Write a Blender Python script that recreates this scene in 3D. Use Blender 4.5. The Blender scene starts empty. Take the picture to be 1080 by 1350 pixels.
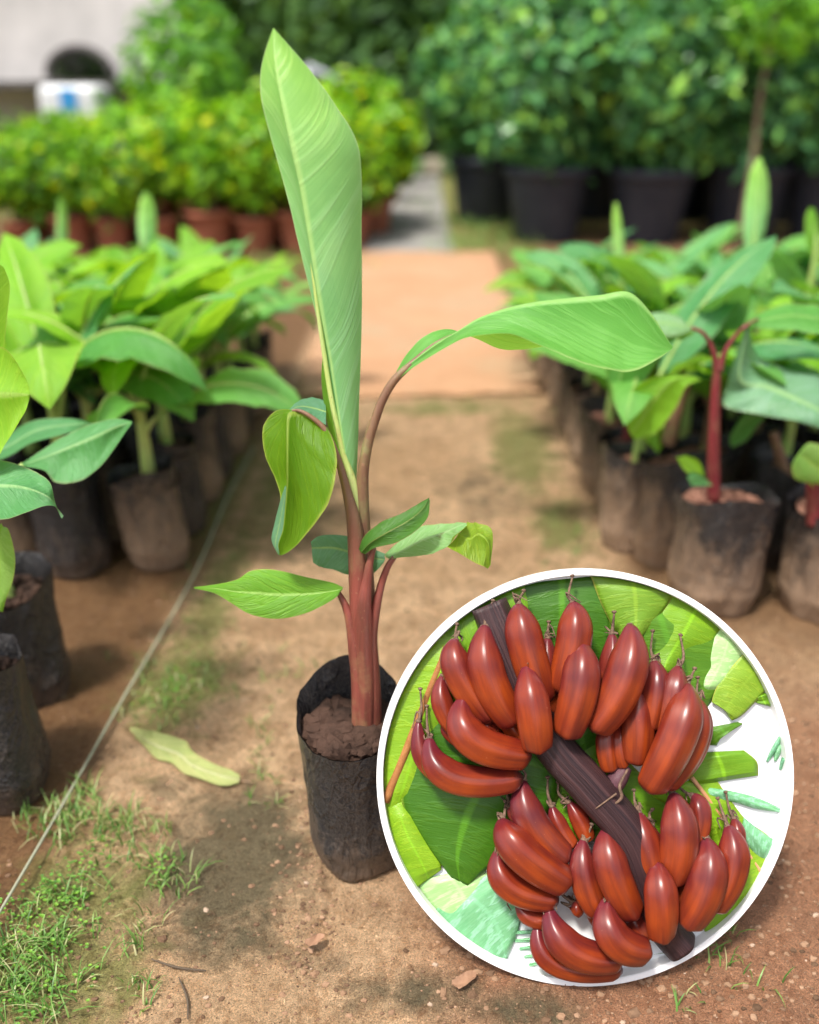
import bpy, math, random
import numpy as np
from mathutils import Vector, noise, Matrix
random.seed(7)
rng = np.random.default_rng(7)
S = bpy.context.scene
C = S.collection
R = math.radians

# ------------------------------------------------------------------ camera
F = 1150.0; CX, CY = 540.0, 675.0
PITCH = R(25.4); YAW = math.atan(22*math.cos(R(25.4))/F)
CAM = Vector((0, 0, 1.04))
fwd0 = Vector((-math.sin(YAW)*math.cos(PITCH), math.cos(YAW)*math.cos(PITCH), -math.sin(PITCH)))
rgt = Vector((math.cos(YAW), math.sin(YAW), 0))
upv = rgt.cross(fwd0)
def ray(px, py):
    return fwd0 + rgt*((px-CX)/F) - upv*((py-CY)/F)
def P(px, py, Y):                 # photo point at world distance Y
    r = ray(px, py); return CAM + r*(Y/r.y)
def G(px, py, z=0.0):             # photo point on the ground
    r = ray(px, py); return CAM + r*((z-CAM.z)/r.z)
def D(px, py, d):                 # photo point at axial depth d
    return CAM + ray(px, py)*d
cam_d = bpy.data.cameras.new('camera')
cam = bpy.data.objects.new('camera', cam_d); C.objects.link(cam); S.camera = cam
cam.location = CAM; cam.rotation_euler = (math.pi/2-PITCH, 0, YAW)
cam_d.sensor_fit = 'HORIZONTAL'; cam_d.sensor_width = 36; cam_d.lens = 36*F/1080
cam_d.clip_start = .02; cam_d.clip_end = 600
cam_d.dof.use_dof = True; cam_d.dof.focus_distance = 1.12
cam_d.dof.aperture_fstop = cam_d.lens/1000/0.022

# ------------------------------------------------------------------ light
SUN_EL, SUN_AZ = R(66), R(222)      # azimuth clockwise from +Y
w = bpy.data.worlds.new('World'); S.world = w; w.use_nodes = True
nt = w.node_tree; nt.nodes.clear()
sky = nt.nodes.new('ShaderNodeTexSky'); sky.sky_type = 'NISHITA'; sky.sun_disc = False
sky.sun_elevation = SUN_EL; sky.sun_rotation = SUN_AZ; sky.air_density = 1.0; sky.dust_density = 4.0; sky.ozone_density = .6
hs = nt.nodes.new('ShaderNodeHueSaturation'); hs.inputs['Saturation'].default_value = .45
bg = nt.nodes.new('ShaderNodeBackground'); bg.inputs[1].default_value = .125
wo = nt.nodes.new('ShaderNodeOutputWorld')
nt.links.new(sky.outputs[0], hs.inputs['Color']); nt.links.new(hs.outputs[0], bg.inputs[0]); nt.links.new(bg.outputs[0], wo.inputs[0])
sd = bpy.data.lights.new('sun', 'SUN'); sd.energy = 2.7; sd.angle = R(8); sd.color = (1, .95, .87)
sun = bpy.data.objects.new('sun', sd); C.objects.link(sun)
sdir = Vector((math.sin(SUN_AZ)*math.cos(SUN_EL), math.cos(SUN_AZ)*math.cos(SUN_EL), math.sin(SUN_EL)))
sun.rotation_euler = sdir.to_track_quat('Z', 'Y').to_euler(); sun.location = (0, 0, 5)
S.view_settings.view_transform = 'Standard'; S.view_settings.look = 'None'
S.view_settings.exposure = .95; S.view_settings.gamma = 1
S.render.engine = 'CYCLES'
S.cycles.max_bounces = 8; S.cycles.use_denoising = True

# ------------------------------------------------------------------ materials
class NT:
    def __init__(s, name):
        s.m = bpy.data.materials.new(name); s.m.use_nodes = True
        s.t = s.m.node_tree; s.t.nodes.clear()
        s.out = s.t.nodes.new('ShaderNodeOutputMaterial')
    def n(s, typ, **kw):
        nd = s.t.nodes.new(typ)
        for k, v in kw.items():
            if k.startswith('i_'):
                key = k[2:].replace('_', ' ')
                nd.inputs[int(key) if key.isdigit() else key].default_value = v
            else: setattr(nd, k, v)
        return nd
    def l(s, a, b): s.t.links.new(a, b)
    def noise(s, scale, vec=None, detail=5, rough=.55, dist=0):
        nd = s.n('ShaderNodeTexNoise'); nd.inputs['Scale'].default_value = scale
        nd.inputs['Detail'].default_value = detail; nd.inputs['Roughness'].default_value = rough
        nd.inputs['Distortion'].default_value = dist
        if vec is not None: s.l(vec, nd.inputs['Vector'])
        return nd.outputs['Fac']
    def ramp(s, fac, stops):
        nd = s.n('ShaderNodeValToRGB'); e = nd.color_ramp.elements
        while len(e) < len(stops): e.new(.5)
        for i, (p, c) in enumerate(stops):
            e[i].position = p; e[i].color = tuple(c)+(1,) if len(c) == 3 else c
        s.l(fac, nd.inputs[0]); return nd.outputs[0]
    def mix(s, fac, a, b, mode='MIX'):
        nd = s.n('ShaderNodeMix', data_type='RGBA', blend_type=mode)
        for k, v in ((0, fac), (6, a), (7, b)):
            if hasattr(v, 'is_linked') or isinstance(v, bpy.types.NodeSocket): s.l(v, nd.inputs[k])
            else: nd.inputs[k].default_value = v if k == 0 else tuple(v)+(1,)
        return nd.outputs[2]
    def math(s, op, a, b=0.0, c=None):
        nd = s.n('ShaderNodeMath', operation=op)
        for k, v in ((0, a), (1, b), (2, c)):
            if v is None: continue
            if isinstance(v, bpy.types.NodeSocket): s.l(v, nd.inputs[k])
            else: nd.inputs[k].default_value = v
        return nd.outputs[0]
    def bump(s, h, strength, dist=.01, normal=None):
        nd = s.n('ShaderNodeBump'); nd.inputs['Strength'].default_value = strength
        nd.inputs['Distance'].default_value = dist; s.l(h, nd.inputs['Height'])
        if normal is not None: s.l(normal, nd.inputs['Normal'])
        return nd.outputs[0]
    def pbr(s, col, rough=.6, normal=None, spec=.5, **kw):
        b = s.n('ShaderNodeBsdfPrincipled')
        for k, v in (('Base Color', col), ('Roughness', rough), ('Specular IOR Level', spec)):
            if isinstance(v, bpy.types.NodeSocket): s.l(v, b.inputs[k])
            else: b.inputs[k].default_value = tuple(v)+(1,) if k == 'Base Color' else v
        for k, v in kw.items(): b.inputs[k.replace('_', ' ')].default_value = v
        if normal is not None: s.l(normal, b.inputs['Normal'])
        return b.outputs[0]
    def done(s, sh): s.l(sh, s.out.inputs[0]); return s.m
    def obj(s): return s.n('ShaderNodeTexCoord').outputs['Object']
    def pos(s): return s.n('ShaderNodeNewGeometry').outputs['Position']
    def rnd(s): return s.n('ShaderNodeObjectInfo').outputs['Random']
    def attr(s, name, out='Color'): return s.n('ShaderNodeAttribute', attribute_name=name).outputs[out]

def leaf_mat(name, top, under, glow, rib=(.35, .5, .15), veins=26, slope=1.6, edge=None, trans=.38, rough=.42, vein_s=.35, spots=0, bumpk=.35, tipc=None, vst=2.0):
    """two-sided blade: UV u across (0..1), v along"""
    m = NT(name)
    uv = m.n('ShaderNodeTexCoord').outputs['UV']
    sp = m.n('ShaderNodeSeparateXYZ'); m.l(uv, sp.inputs[0])
    a = m.math('ABSOLUTE', m.math('SUBTRACT', sp.outputs[0], .5))
    nz = m.noise(3, m.obj(), 2)
    k = m.math('SUBTRACT', m.math('MULTIPLY', sp.outputs[1], float(veins)), m.math('MULTIPLY', m.math('POWER', a, 1.15), slope*veins*.35))
    def vn(f, st):
        cv = m.n('ShaderNodeCombineXYZ'); m.l(m.math('MULTIPLY', k, f), cv.inputs[0]); m.l(m.math('MULTIPLY', sp.outputs[0], st), cv.inputs[1])
        return m.noise(1.0, cv.outputs[0], 3, .6)
    s1 = m.ramp(vn(2.2, vst), [(.50, (0, 0, 0)), (.58, (1, 1, 1)), (.66, (.1, .1, .1))]); s2 = vn(14.0, vst*1.5)
    v = m.math('ADD', m.math('MULTIPLY', s1, .5), m.math('MULTIPLY', s2, .5))
    big = m.noise(9, m.obj(), 5, .65)
    geo = m.n('ShaderNodeNewGeometry')
    side = m.mix(geo.outputs['Backfacing'], top, under)
    if tipc: side = m.mix(m.ramp(m.math('ADD', sp.outputs[1], m.math('MULTIPLY', m.math('SUBTRACT', big, .5), .5)), [(.35, (0, 0, 0)), (.85, (1, 1, 1))]), side, tipc)
    dk = m.mix(1.0, side, (.72, .80, .66), 'MULTIPLY')
    lt = m.mix(1.0, side, (1.45, 1.22, 1.5), 'MULTIPLY'); dk2 = m.mix(1.0, side, (.60, .76, .62), 'MULTIPLY')
    c = m.mix(m.ramp(big, [(.32, (0, 0, 0)), (.68, (1, 1, 1))]), dk, side)
    c = m.mix(m.ramp(s2, [(.42, (vein_s,)*3), (.54, (0, 0, 0))]), c, dk2)
    c = m.mix(m.math('MULTIPLY', s1, min(1, vein_s*1.5)), c, lt)
    rv = m.rnd(); c = m.mix(rv, m.mix(1.0, c, (1.12, 1.05, 1.0), 'MULTIPLY'), m.mix(1.0, c, (.62, .74, .75), 'MULTIPLY'))
    ribf = m.ramp(a, [(.0, (1, 1, 1)), (.016, (1, 1, 1)), (.04, (0, 0, 0))])
    c = m.mix(m.math('MULTIPLY', ribf, .75), c, rib)
    if edge:
        ef = m.ramp(m.math('ADD', a, m.math('MULTIPLY', m.math('SUBTRACT', big, .5), .03)), [(.475, (0, 0, 0)), (.498, (1, 1, 1))])
        c = m.mix(m.math('MULTIPLY', ef, .7), c, edge)
    if spots:
        sn = m.noise(42, m.obj(), 5, .7)
        c = m.mix(m.ramp(sn, [(.60, (0, 0, 0)), (.68, (spots,)*3)]), c, (.10, .06, .03))
    nrm = m.bump(m.math('ADD', v, m.math('MULTIPLY', big, .5)), bumpk*1.5, .0045)
    b = m.pbr(c, rough, nrm, .42)
    t = m.n('ShaderNodeBsdfTranslucent'); gl = m.mix(m.math('MULTIPLY', v, .35), glow, tuple(min(1, g*.7) for g in glow))
    gl = m.mix(m.ramp(big, [(.3, (0, 0, 0)), (.7, (.4, .4, .4))]), gl, tuple(g*.7 for g in glow))
    m.l(gl, t.inputs[0]); m.l(nrm, t.inputs[1])
    mx = m.n('ShaderNodeMixShader'); mx.inputs[0].default_value = trans
    m.l(b, mx.inputs[1]); m.l(t.outputs[0], mx.inputs[2])
    return m.done(mx.outputs[0])

M = {}
M['leaf_up'] = leaf_mat('pale_waxy_leaf', (.40, .76, .33), (.34, .6, .18), (.46, .82, .16), rib=(.46, .72, .24), tipc=(.46, .78, .15), veins=13, slope=.8, vst=.5, bumpk=.13, edge=(.55, .72, .35), trans=.34, vein_s=.32)
M['leaf_in'] = leaf_mat('inner_green_leaf', (.16, .38, .03), (.18, .42, .03), (.35, .6, .04), veins=20, trans=.45)
M['leaf_right'] = leaf_mat('bright_green_leaf', (.17, .50, .085), (.26, .50, .04), (.28, .6, .05), rib=(.38, .66, .2), veins=11, slope=2.6, edge=(.42, .55, .2), trans=.42, vein_s=.4, bumpk=.2)
M['leaf_droop'] = leaf_mat('drooping_leaf', (.20, .42, .21), (.17, .36, .010), (.33, .58, .02), rib=(.42, .52, .10), veins=9, slope=2.5, edge=(.5, .55, .1), trans=.5, vein_s=.35)
M['leaf_small'] = leaf_mat('small_green_leaf', (.19, .46, .035), (.19, .46, .035), (.33, .62, .04), rib=(.4, .66, .16), veins=9, slope=1.6, edge=(.40, .42, .1), trans=.38, vein_s=.35)
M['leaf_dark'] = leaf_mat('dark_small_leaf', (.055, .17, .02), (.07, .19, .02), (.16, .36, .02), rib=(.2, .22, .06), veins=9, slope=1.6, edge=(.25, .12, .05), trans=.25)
M['leaf_spot'] = leaf_mat('spotted_leaf', (.26, .50, .20), (.24, .44, .05), (.38, .6, .05), rib=(.4, .6, .3), veins=9, slope=1.6, edge=(.4, .2, .05), trans=.35, spots=.8)
M['leaf_tip'] = leaf_mat('yellow_green_leaf_tip', (.20, .34, .02), (.20, .34, .02), (.38, .6, .05), rib=(.3, .45, .05), veins=6, slope=1.2, edge=(.4, .3, .05), trans=.4, spots=.8)
M['leaf_grey'] = leaf_mat('grey_green_leaf', (.14, .33, .17), (.15, .35, .19), (.2, .45, .1), veins=12, slope=1.3, trans=.28)
M['leaf_g1'] = leaf_mat('seedling_leaf', (.14, .40, .075), (.22, .42, .2), (.30, .62, .03), veins=12, slope=1.3, edge=(.34, .30, .10), rough=.5, rib=(.3, .5, .12), trans=.36, spots=.0)
M['leaf_g2'] = leaf_mat('yellowish_seedling_leaf', (.25, .54, .03), (.24, .46, .10), (.42, .74, .02), veins=12, slope=1.3, edge=(.45, .40, .10), rough=.5, rib=(.4, .6, .12), trans=.42)
M['leaf_g3'] = leaf_mat('blue_green_seedling_leaf', (.11, .34, .11), (.22, .42, .24), (.2, .5, .05), veins=12, slope=1.3, rib=(.3, .5, .2), trans=.28, edge=(.3, .32, .15))
M['leaf_fallen'] = leaf_mat('fallen_leaf', (.42, .44, .16), (.46, .46, .22), (.4, .42, .1), rib=(.5, .48, .3), veins=12, slope=1.3, edge=(.30, .20, .08), trans=.12, spots=.7, rough=.6)

def stem_mat(name, a, b, c2, rough=.38, zc=None):
    m = NT(name); o = m.obj()
    mp = m.n('ShaderNodeMapping'); mp.inputs['Scale'].default_value = (60, 60, 3); m.l(o, mp.inputs[0])
    st = m.noise(1.0, mp.outputs[0], 6, .6)
    bl = m.noise(14, o, 5, .65)
    c = m.mix(m.ramp(st, [(.35, (0, 0, 0)), (.65, (1, 1, 1))]), a, b)
    c = m.mix(m.ramp(bl, [(.52, (0, 0, 0)), (.72, (1, 1, 1))]), c, c2)
    if zc:
        sz = m.n('ShaderNodeSeparateXYZ'); m.l(o, sz.inputs[0]); c = m.mix(m.ramp(m.math('ADD', sz.outputs[2], m.math('MULTIPLY', bl, .08)), [(.50, (0, 0, 0)), (.62, (1, 1, 1))]), c, m.mix(st, (.14, .065, .045), zc))
    fl = m.noise(160, o, 2)
    c = m.mix(m.ramp(fl, [(.66, (0, 0, 0)), (.72, (.55, .55, .55))]), c, (.30, .16, .10))
    n = m.bump(st, .9, .004)
    return m.done(m.pbr(c, rough, n, .5, Subsurface_Weight=.06))
M['stem_red'] = stem_mat('red_stem', (.25, .065, .048), (.11, .036, .024), (.27, .17, .08), zc=(.25, .15, .08))
M['petiole_brown'] = stem_mat('brown_petiole', (.17, .085, .055), (.22, .13, .07), (.24, .24, .10))
M['stem_green'] = stem_mat('green_stem', (.28, .42, .10), (.36, .50, .14), (.30, .24, .09))
M['stem_crimson'] = stem_mat('crimson_stem', (.20, .026, .032), (.12, .02, .022), (.20, .07, .05))
M['stem_yellow'] = stem_mat('yellow_stem', (.40, .50, .12), (.46, .55, .2), (.40, .34, .14))

def bag_mat(name, dirt, z0, amount):
    m = NT(name); o = m.obj(); sp = m.n('ShaderNodeSeparateXYZ'); m.l(o, sp.inputs[0])
    # every bag is dirtied in its own pattern
    off = m.n('ShaderNodeVectorMath', operation='ADD'); cb = m.n('ShaderNodeCombineXYZ')
    m.l(m.math('MULTIPLY', m.rnd(), 40.0), cb.inputs[0]); m.l(o, off.inputs[0]); m.l(cb.outputs[0], off.inputs[1])
    v = off.outputs[0]
    mp = m.n('ShaderNodeMapping'); mp.inputs['Scale'].default_value = (1, 1, .45); m.l(v, mp.inputs[0])
    n1 = m.noise(16, mp.outputs[0], 7, .7, .6); n2 = m.noise(70, v, 6, .7, 1.2); n3 = m.noise(300, v, 3)
    h = m.math('ADD', m.math('SUBTRACT', z0, sp.outputs[2]), m.math('MULTIPLY', m.math('SUBTRACT', n1, .5), .42))
    d = m.ramp(m.math('ADD', m.math('MULTIPLY', h, 5.0), m.math('MULTIPLY', m.math('SUBTRACT', n2, .5), 1.3)), [(.0, (0, 0, 0)), (.9, (amount,)*3)])
    c = m.mix(n2, (.008, .009, .011), (.028, .029, .034))
    dc = m.mix(n3, tuple(x*.6 for x in dirt), tuple(x*1.3 for x in dirt))
    c = m.mix(d, c, dc)
    scr = m.noise(45, v, 8, .8, 3.5)
    c = m.mix(m.ramp(scr, [(.48, (0, 0, 0)), (.50, (.55, .55, .55)), (.52, (0, 0, 0))]), c, (.20, .17, .14))
    cr = m.noise(22, mp.outputs[0], 6, .6, 2.0)
    cr2 = m.noise(9, mp.outputs[0], 3, .5, 3.5); cl = m.ramp(cr2, [(.44, (0, 0, 0)), (.5, (1, 1, 1)), (.56, (0, 0, 0))])
    nr = m.bump(cl, .45, .004); nr = m.bump(cr, .6, .010, nr); nr = m.bump(n2, .4, .003, nr)
    rg = m.mix(d, (.22, .22, .22), (.72, .72, .72))
    return m.done(m.pbr(c, rg, nr, .38))
M['bag'] = bag_mat('black_plastic_bag', (.20, .135, .09), .11, .7)
M['bag_dirty'] = bag_mat('muddy_plastic_bag', (.27, .175, .11), .24, .95)
M['bag_inside'] = bag_mat('bag_liner', (.06, .045, .035), .0, .4)

def soil_mat(name, a, b):
    m = NT(name); o = m.obj(); n1 = m.noise(60, o, 8, .75); n2 = m.noise(9, o, 4)
    c = m.mix(m.ramp(n1, [(.35, (0, 0, 0)), (.7, (1, 1, 1))]), a, b)
    c = m.mix(m.ramp(n2, [(.45, (0, 0, 0)), (.6, (.6, .6, .6))]), c, tuple(x*1.6 for x in b))
    return m.done(m.pbr(c, .9, m.bump(n1, .9, .006), .2))
M['potsoil'] = soil_mat('potting_soil', (.012, .007, .005), (.060, .033, .023))
M['redsoil'] = soil_mat('red_potting_soil', (.10, .045, .032), (.24, .12, .085))

def ground_mat():
    m = NT('clay_ground'); p = m.pos()
    wet = m.attr('wet', 'Fac'); red = m.attr('red', 'Fac'); moss = m.attr('moss', 'Fac'); gr = m.attr('green', 'Fac')
    n1 = m.noise(2.2, p, 8, .65, .4); n2 = m.noise(14, p, 8, .72, .5); n3 = m.noise(95, p, 7, .75, .6); n4 = m.noise(520, p, 4, .7)
    c = m.mix(m.ramp(n1, [(.35, (0, 0, 0)), (.65, (1, 1, 1))]), (.66, .47, .295), (.80, .61, .42))
    c = m.mix(m.ramp(n2, [(.40, (0, 0, 0)), (.62, (.8, .8, .8))]), c, (.44, .30, .185))
    c = m.mix(red, c, m.mix(n2, (.56, .32, .205), (.34, .18, .11)))
    c = m.mix(wet, c, m.mix(n2, (.18, .10, .048), (.31, .185, .095)))
    mo = m.ramp(m.math('ADD', moss, m.math('MULTIPLY', m.math('SUBTRACT', n2, .5), 1.1)), [(.35, (0, 0, 0)), (.75, (.92, .92, .92))])
    c = m.mix(mo, c, m.mix(n3, (.115, .115, .075), (.19, .17, .105)))
    mo2 = m.ramp(m.math('ADD', gr, m.math('MULTIPLY', m.math('SUBTRACT', n2, .5), 1.3)), [(.22, (0, 0, 0)), (.62, (.8, .8, .8))])
    c = m.mix(mo2, c, m.mix(n3, (.15, .20, .05), (.30, .34, .12)))
    n6 = m.noise(34, p, 8, .8, 1.0)
    c = m.mix(m.ramp(n6, [(.50, (0, 0, 0)), (.60, (.6, .6, .6))]), c, m.mix(1.0, c, (.72, .60, .50), 'MULTIPLY'))
    c = m.mix(m.ramp(n6, [(.36, (.7, .7, .7)), (.45, (0, 0, 0))]), c, m.mix(1.0, c, (1.22, 1.22, 1.22), 'MULTIPLY'))
    # crumbs and grains
    c = m.mix(m.ramp(n3, [(.38, (.8, .8, .8)), (.48, (0, 0, 0))]), c, m.mix(1.0, c, (.60, .52, .46), 'MULTIPLY'))
    c = m.mix(m.ramp(n4, [(.52, (0, 0, 0)), (.64, (.75, .75, .75))]), c, m.mix(1.0, c, (1.7, 1.6, 1.5), 'MULTIPLY'))
    c = m.mix(m.ramp(n4, [(.37, (.8, .8, .8)), (.47, (0, 0, 0))]), c, m.mix(1.0, c, (.45, .4, .36), 'MULTIPLY'))
    c = m.mix(1.0, c, (1.24, 1.13, 1.0), 'MULTIPLY')
    h = m.math('ADD', m.math('ADD', m.math('MULTIPLY', n3, 1.0), m.math('MULTIPLY', n4, .6)), m.math('MULTIPLY', n6, 1.2))
    nr = m.bump(n2, .8, .03); nr = m.bump(h, 1.0, .026, nr)
    rg = m.mix(wet, (.82, .82, .82), (.5, .5, .5))
    return m.done(m.pbr(c, rg, nr, .3))
M['ground'] = ground_mat()

def simple(name, a, b, scale=12, rough=.7, bs=.4, bd=.01, spec=.3, **kw):
    m = NT(name); o = m.obj(); n1 = m.noise(scale, o, 7, .68)
    c = m.mix(m.ramp(n1, [(.3, (0, 0, 0)), (.7, (1, 1, 1))]), a, b)
    return m.done(m.pbr(c, rough, m.bump(n1, bs, bd), spec, **kw))
M['concrete'] = simple('grey_path', (.20, .19, .18), (.30, .285, .27), 5)
M['terracotta'] = simple('terracotta', (.27, .085, .045), (.38, .14, .08), 7, .75)
M['bigpot'] = simple('black_pot_plastic', (.018, .022, .034), (.040, .045, .060), 6, .5)
M['bark'] = simple('pale_bark', (.16, .12, .08), (.26, .20, .13), 20, .85)
M['barkdark'] = simple('dark_bark', (.06, .045, .03), (.11, .08, .055), 8, .9)
M['wallpale'] = simple('weathered_plaster', (.40, .39, .38), (.66, .63, .61), 1.2, .85)
M['roofdark'] = simple('weathered_roofing', (.06, .055, .055), (.10, .09, .085), 3, .8)
M['whitepaint'] = simple('white_enamel', (.55, .57, .60), (.66, .67, .68), 3, .4)
M['bluepaint'] = simple('blue_enamel', (.03, .22, .50), (.04, .28, .60), 3, .4)
M['metal'] = simple('galvanised_metal', (.36, .38, .42), (.48, .50, .54), 9, .4)
M['stone'] = simple('pale_stone', (.42, .36, .28), (.58, .50, .40), 9, .85)
M['string'] = simple('grey_green_twine', (.24, .25, .17), (.36, .36, .26), 120, .7)
M['rim'] = simple('white_painted_rim', (.84, .84, .84), (.87, .87, .87), 5, .45, bs=.05)
M['backboard'] = simple('white_board', (.80, .82, .84), (.86, .87, .88), 5, .6, bs=.05)
M['woodstrut'] = simple('plain_wood', (.30, .20, .11), (.42, .29, .17), 14, .7)

def mat_mat():
    m = NT('coir_mat'); p = m.obj()
    n1 = m.noise(110, p, 4, .8); n2 = m.noise(3.5, p, 7, .7, .8); vo = m.n('ShaderNodeTexVoronoi'); vo.inputs['Scale'].default_value = 38; m.l(p, vo.inputs[0])
    c = m.mix(m.ramp(n2, [(.3, (0, 0, 0)), (.7, (1, 1, 1))]), (.37, .195, .10), (.46, .265, .15))
    c = m.mix(m.ramp(n1, [(.4, (0, 0, 0)), (.65, (.7, .7, .7))]), c, (.38, .22, .13))
    c = m.mix(m.ramp(vo.outputs['Distance'], [(.0, (.6, .6, .6)), (.4, (0, 0, 0))]), c, (.46, .28, .17))
    n5 = m.noise(1.6, p, 6, .7); c = m.mix(m.ramp(n5, [(.48, (0, 0, 0)), (.62, (.7, .7, .7))]), c, (.36, .26, .16))
    return m.done(m.pbr(c, .9, m.bump(n1, .6, .01), .2))
M['mat'] = mat_mat()

def foliage_mat(name, cols, trans=.3, glowk=1.6, spec=.4, rough=.45):
    m = NT(name); t = m.attr('tone', 'Fac')
    n = len(cols); c = m.ramp(t, [(i/(n-1), col) for i, col in enumerate(cols)])
    b = m.pbr(c, rough, None, spec)
    g = m.mix(1.0, c, (glowk*1.2, glowk, glowk*.35), 'MULTIPLY')
    tr = m.n('ShaderNodeBsdfTranslucent'); m.l(g, tr.inputs[0])
    mx = m.n('ShaderNodeMixShader'); mx.inputs[0].default_value = trans; m.l(b, mx.inputs[1]); m.l(tr.outputs[0], mx.inputs[2])
    return m.done(mx.outputs[0])
M['fol_lime'] = foliage_mat('lime_foliage', [(.02, .08, .015), (.10, .27, .02), (.20, .46, .02), (.28, .56, .02), (.60, .62, .012)], .36)
M['fol_dark'] = foliage_mat('deep_green_foliage', [(.015, .06, .025), (.06, .20, .07), (.09, .28, .09), (.15, .40, .12), (.32, .58, .08)], .22, rough=.33)
M['fol_mid'] = foliage_mat('fresh_green_foliage', [(.05, .16, .03), (.09, .27, .03), (.14, .38, .03), (.20, .48, .03), (.30, .55, .03)], .3)
M['fol_tree'] = foliage_mat('tree_foliage', [(.04, .10, .03), (.09, .20, .06), (.15, .32, .09), (.26, .46, .14)], .35)
M['grass'] = foliage_mat('grass_blades', [(.035, .09, .02), (.07, .17, .03), (.13, .27, .05), (.24, .36, .10), (.46, .42, .24)], .25)
M['weed'] = foliage_mat('weed_leaves', [(.06, .16, .02), (.11, .28, .03), (.20, .40, .04)], .3)
M['crumbs'] = foliage_mat('soil_crumbs', [(.09, .052, .03), (.17, .10, .06), (.25, .15, .09), (.32, .20, .125), (.45, .37, .29)], .0, spec=.2, rough=.9)

def banana_mat():
    m = NT('red_banana_skin'); o = m.obj(); r = m.rnd()
    uv = m.n('ShaderNodeTexCoord').outputs['UV']; sp = m.n('ShaderNodeSeparateXYZ'); m.l(uv, sp.inputs[0])
    n1 = m.noise(11, o, 3, .5, .2); n2 = m.noise(230, o, 4, .7); n3 = m.noise(60, o, 8, .8, 2)
    mp = m.n('ShaderNodeMapping'); mp.inputs['Scale'].default_value = (11, .8, 1); m.l(uv, mp.inputs[0])
    st = m.noise(1.0, mp.outputs[0], 5, .6)
    c = m.mix(r, (.15, .013, .006), (.075, .007, .017))
    c = m.mix(m.ramp(n1, [(.38, (0, 0, 0)), (.66, (.9, .9, .9))]), c, (.31, .048, .006))  # copper highlights painted into the skin as soft orange patches
    c = m.mix(m.ramp(st, [(.42, (0, 0, 0)), (.66, (.6, .6, .6))]), c, (.055, .006, .008))
    tip = m.ramp(sp.outputs[1], [(.0, (.95, .95, .95)), (.14, (.35, .35, .35)), (.32, (0, 0, 0))])
    c = m.mix(tip, c, (.12, .015, .028))
    tip2 = m.ramp(sp.outputs[1], [(.95, (0, 0, 0)), (1, (.9, .9, .9))])
    c = m.mix(tip2, c, (.09, .03, .03))
    c = m.mix(m.ramp(n2, [(.68, (0, 0, 0)), (.74, (.45, .45, .45))]), c, (.48, .20, .10))
    c = m.mix(m.ramp(n3, [(.33, (.8, .8, .8)), (.38, (0, 0, 0))]), c, (.06, .015, .012))
    nr = m.bump(st, .15, .002)
    rg = m.mix(n1, (.24, .24, .24), (.40, .40, .40))
    return m.done(m.pbr(c, rg, nr, .5, Coat_Weight=.05, Coat_Roughness=.25))
M['banana'] = banana_mat()
M['style'] = simple('dried_flower', (.05, .03, .022), (.24, .15, .10), 150, .85, bs=.6, bd=.002)
def ridged(name, a, b):
    m = NT(name); uv = m.n('ShaderNodeTexCoord').outputs['UV']; sp = m.n('ShaderNodeSeparateXYZ'); m.l(uv, sp.inputs[0])
    mp = m.n('ShaderNodeMapping'); mp.inputs['Scale'].default_value = (34, 1.6, 1); m.l(uv, mp.inputs[0])
    s = m.ramp(m.noise(1.0, mp.outputs[0], 5, .65, .15), [(.36, (0, 0, 0)), (.64, (1, 1, 1))])
    return m.done(m.pbr(m.mix(s, a, b), .42, m.bump(s, .5, .003), .4))
M['crownp'] = simple('purple_hand_base', (.06, .025, .035), (.13, .05, .06), 30, .5)
M['stalk'] = ridged('purple_stalk', (.016, .008, .011), (.062, .028, .028))
M['in_leaf'] = leaf_mat('backlight_tinted_banana_leaf', (.20, .38, .012), (.17, .4, .018), (.38, .7, .03), rib=(.22, .47, .012), veins=8, slope=.25, edge=(.45, .5, .05), trans=.1, vein_s=.22, bumpk=.15)  # backlight glow put into the base colour, the board behind is opaque
M['in_leaf_dark'] = leaf_mat('shade_tinted_banana_leaf', (.075, .20, .008), (.1, .3, .02), (.2, .5, .03), rib=(.085, .255, .010), veins=7, slope=.25, edge=(.3, .42, .05), trans=.08, vein_s=.25, bumpk=.15)  # darker copy of the leaf, shade is in its colour
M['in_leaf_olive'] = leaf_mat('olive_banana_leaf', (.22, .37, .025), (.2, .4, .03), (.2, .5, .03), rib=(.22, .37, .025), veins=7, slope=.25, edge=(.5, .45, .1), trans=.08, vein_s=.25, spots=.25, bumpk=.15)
M['in_leaf_pale'] = leaf_mat('pale_sun_tinted_banana_leaf', (.42, .66, .28), (.4, .7, .3), (.4, .7, .3), rib=(.42, .66, .28), veins=4, slope=.2, trans=.05, vein_s=.4, bumpk=.1)  # paler copy of the leaf, sunlight is in its colour
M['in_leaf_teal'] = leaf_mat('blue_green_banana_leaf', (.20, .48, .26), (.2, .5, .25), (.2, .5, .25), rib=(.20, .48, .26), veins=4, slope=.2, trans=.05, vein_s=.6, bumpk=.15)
M['in_rib'] = simple('brown_leaf_rib', (.24, .09, .025), (.36, .16, .05), 30, .6)
M['in_rib_pink'] = simple('pinkish_leaf_rib', (.50, .22, .10), (.6, .32, .16), 30, .6)

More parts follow.
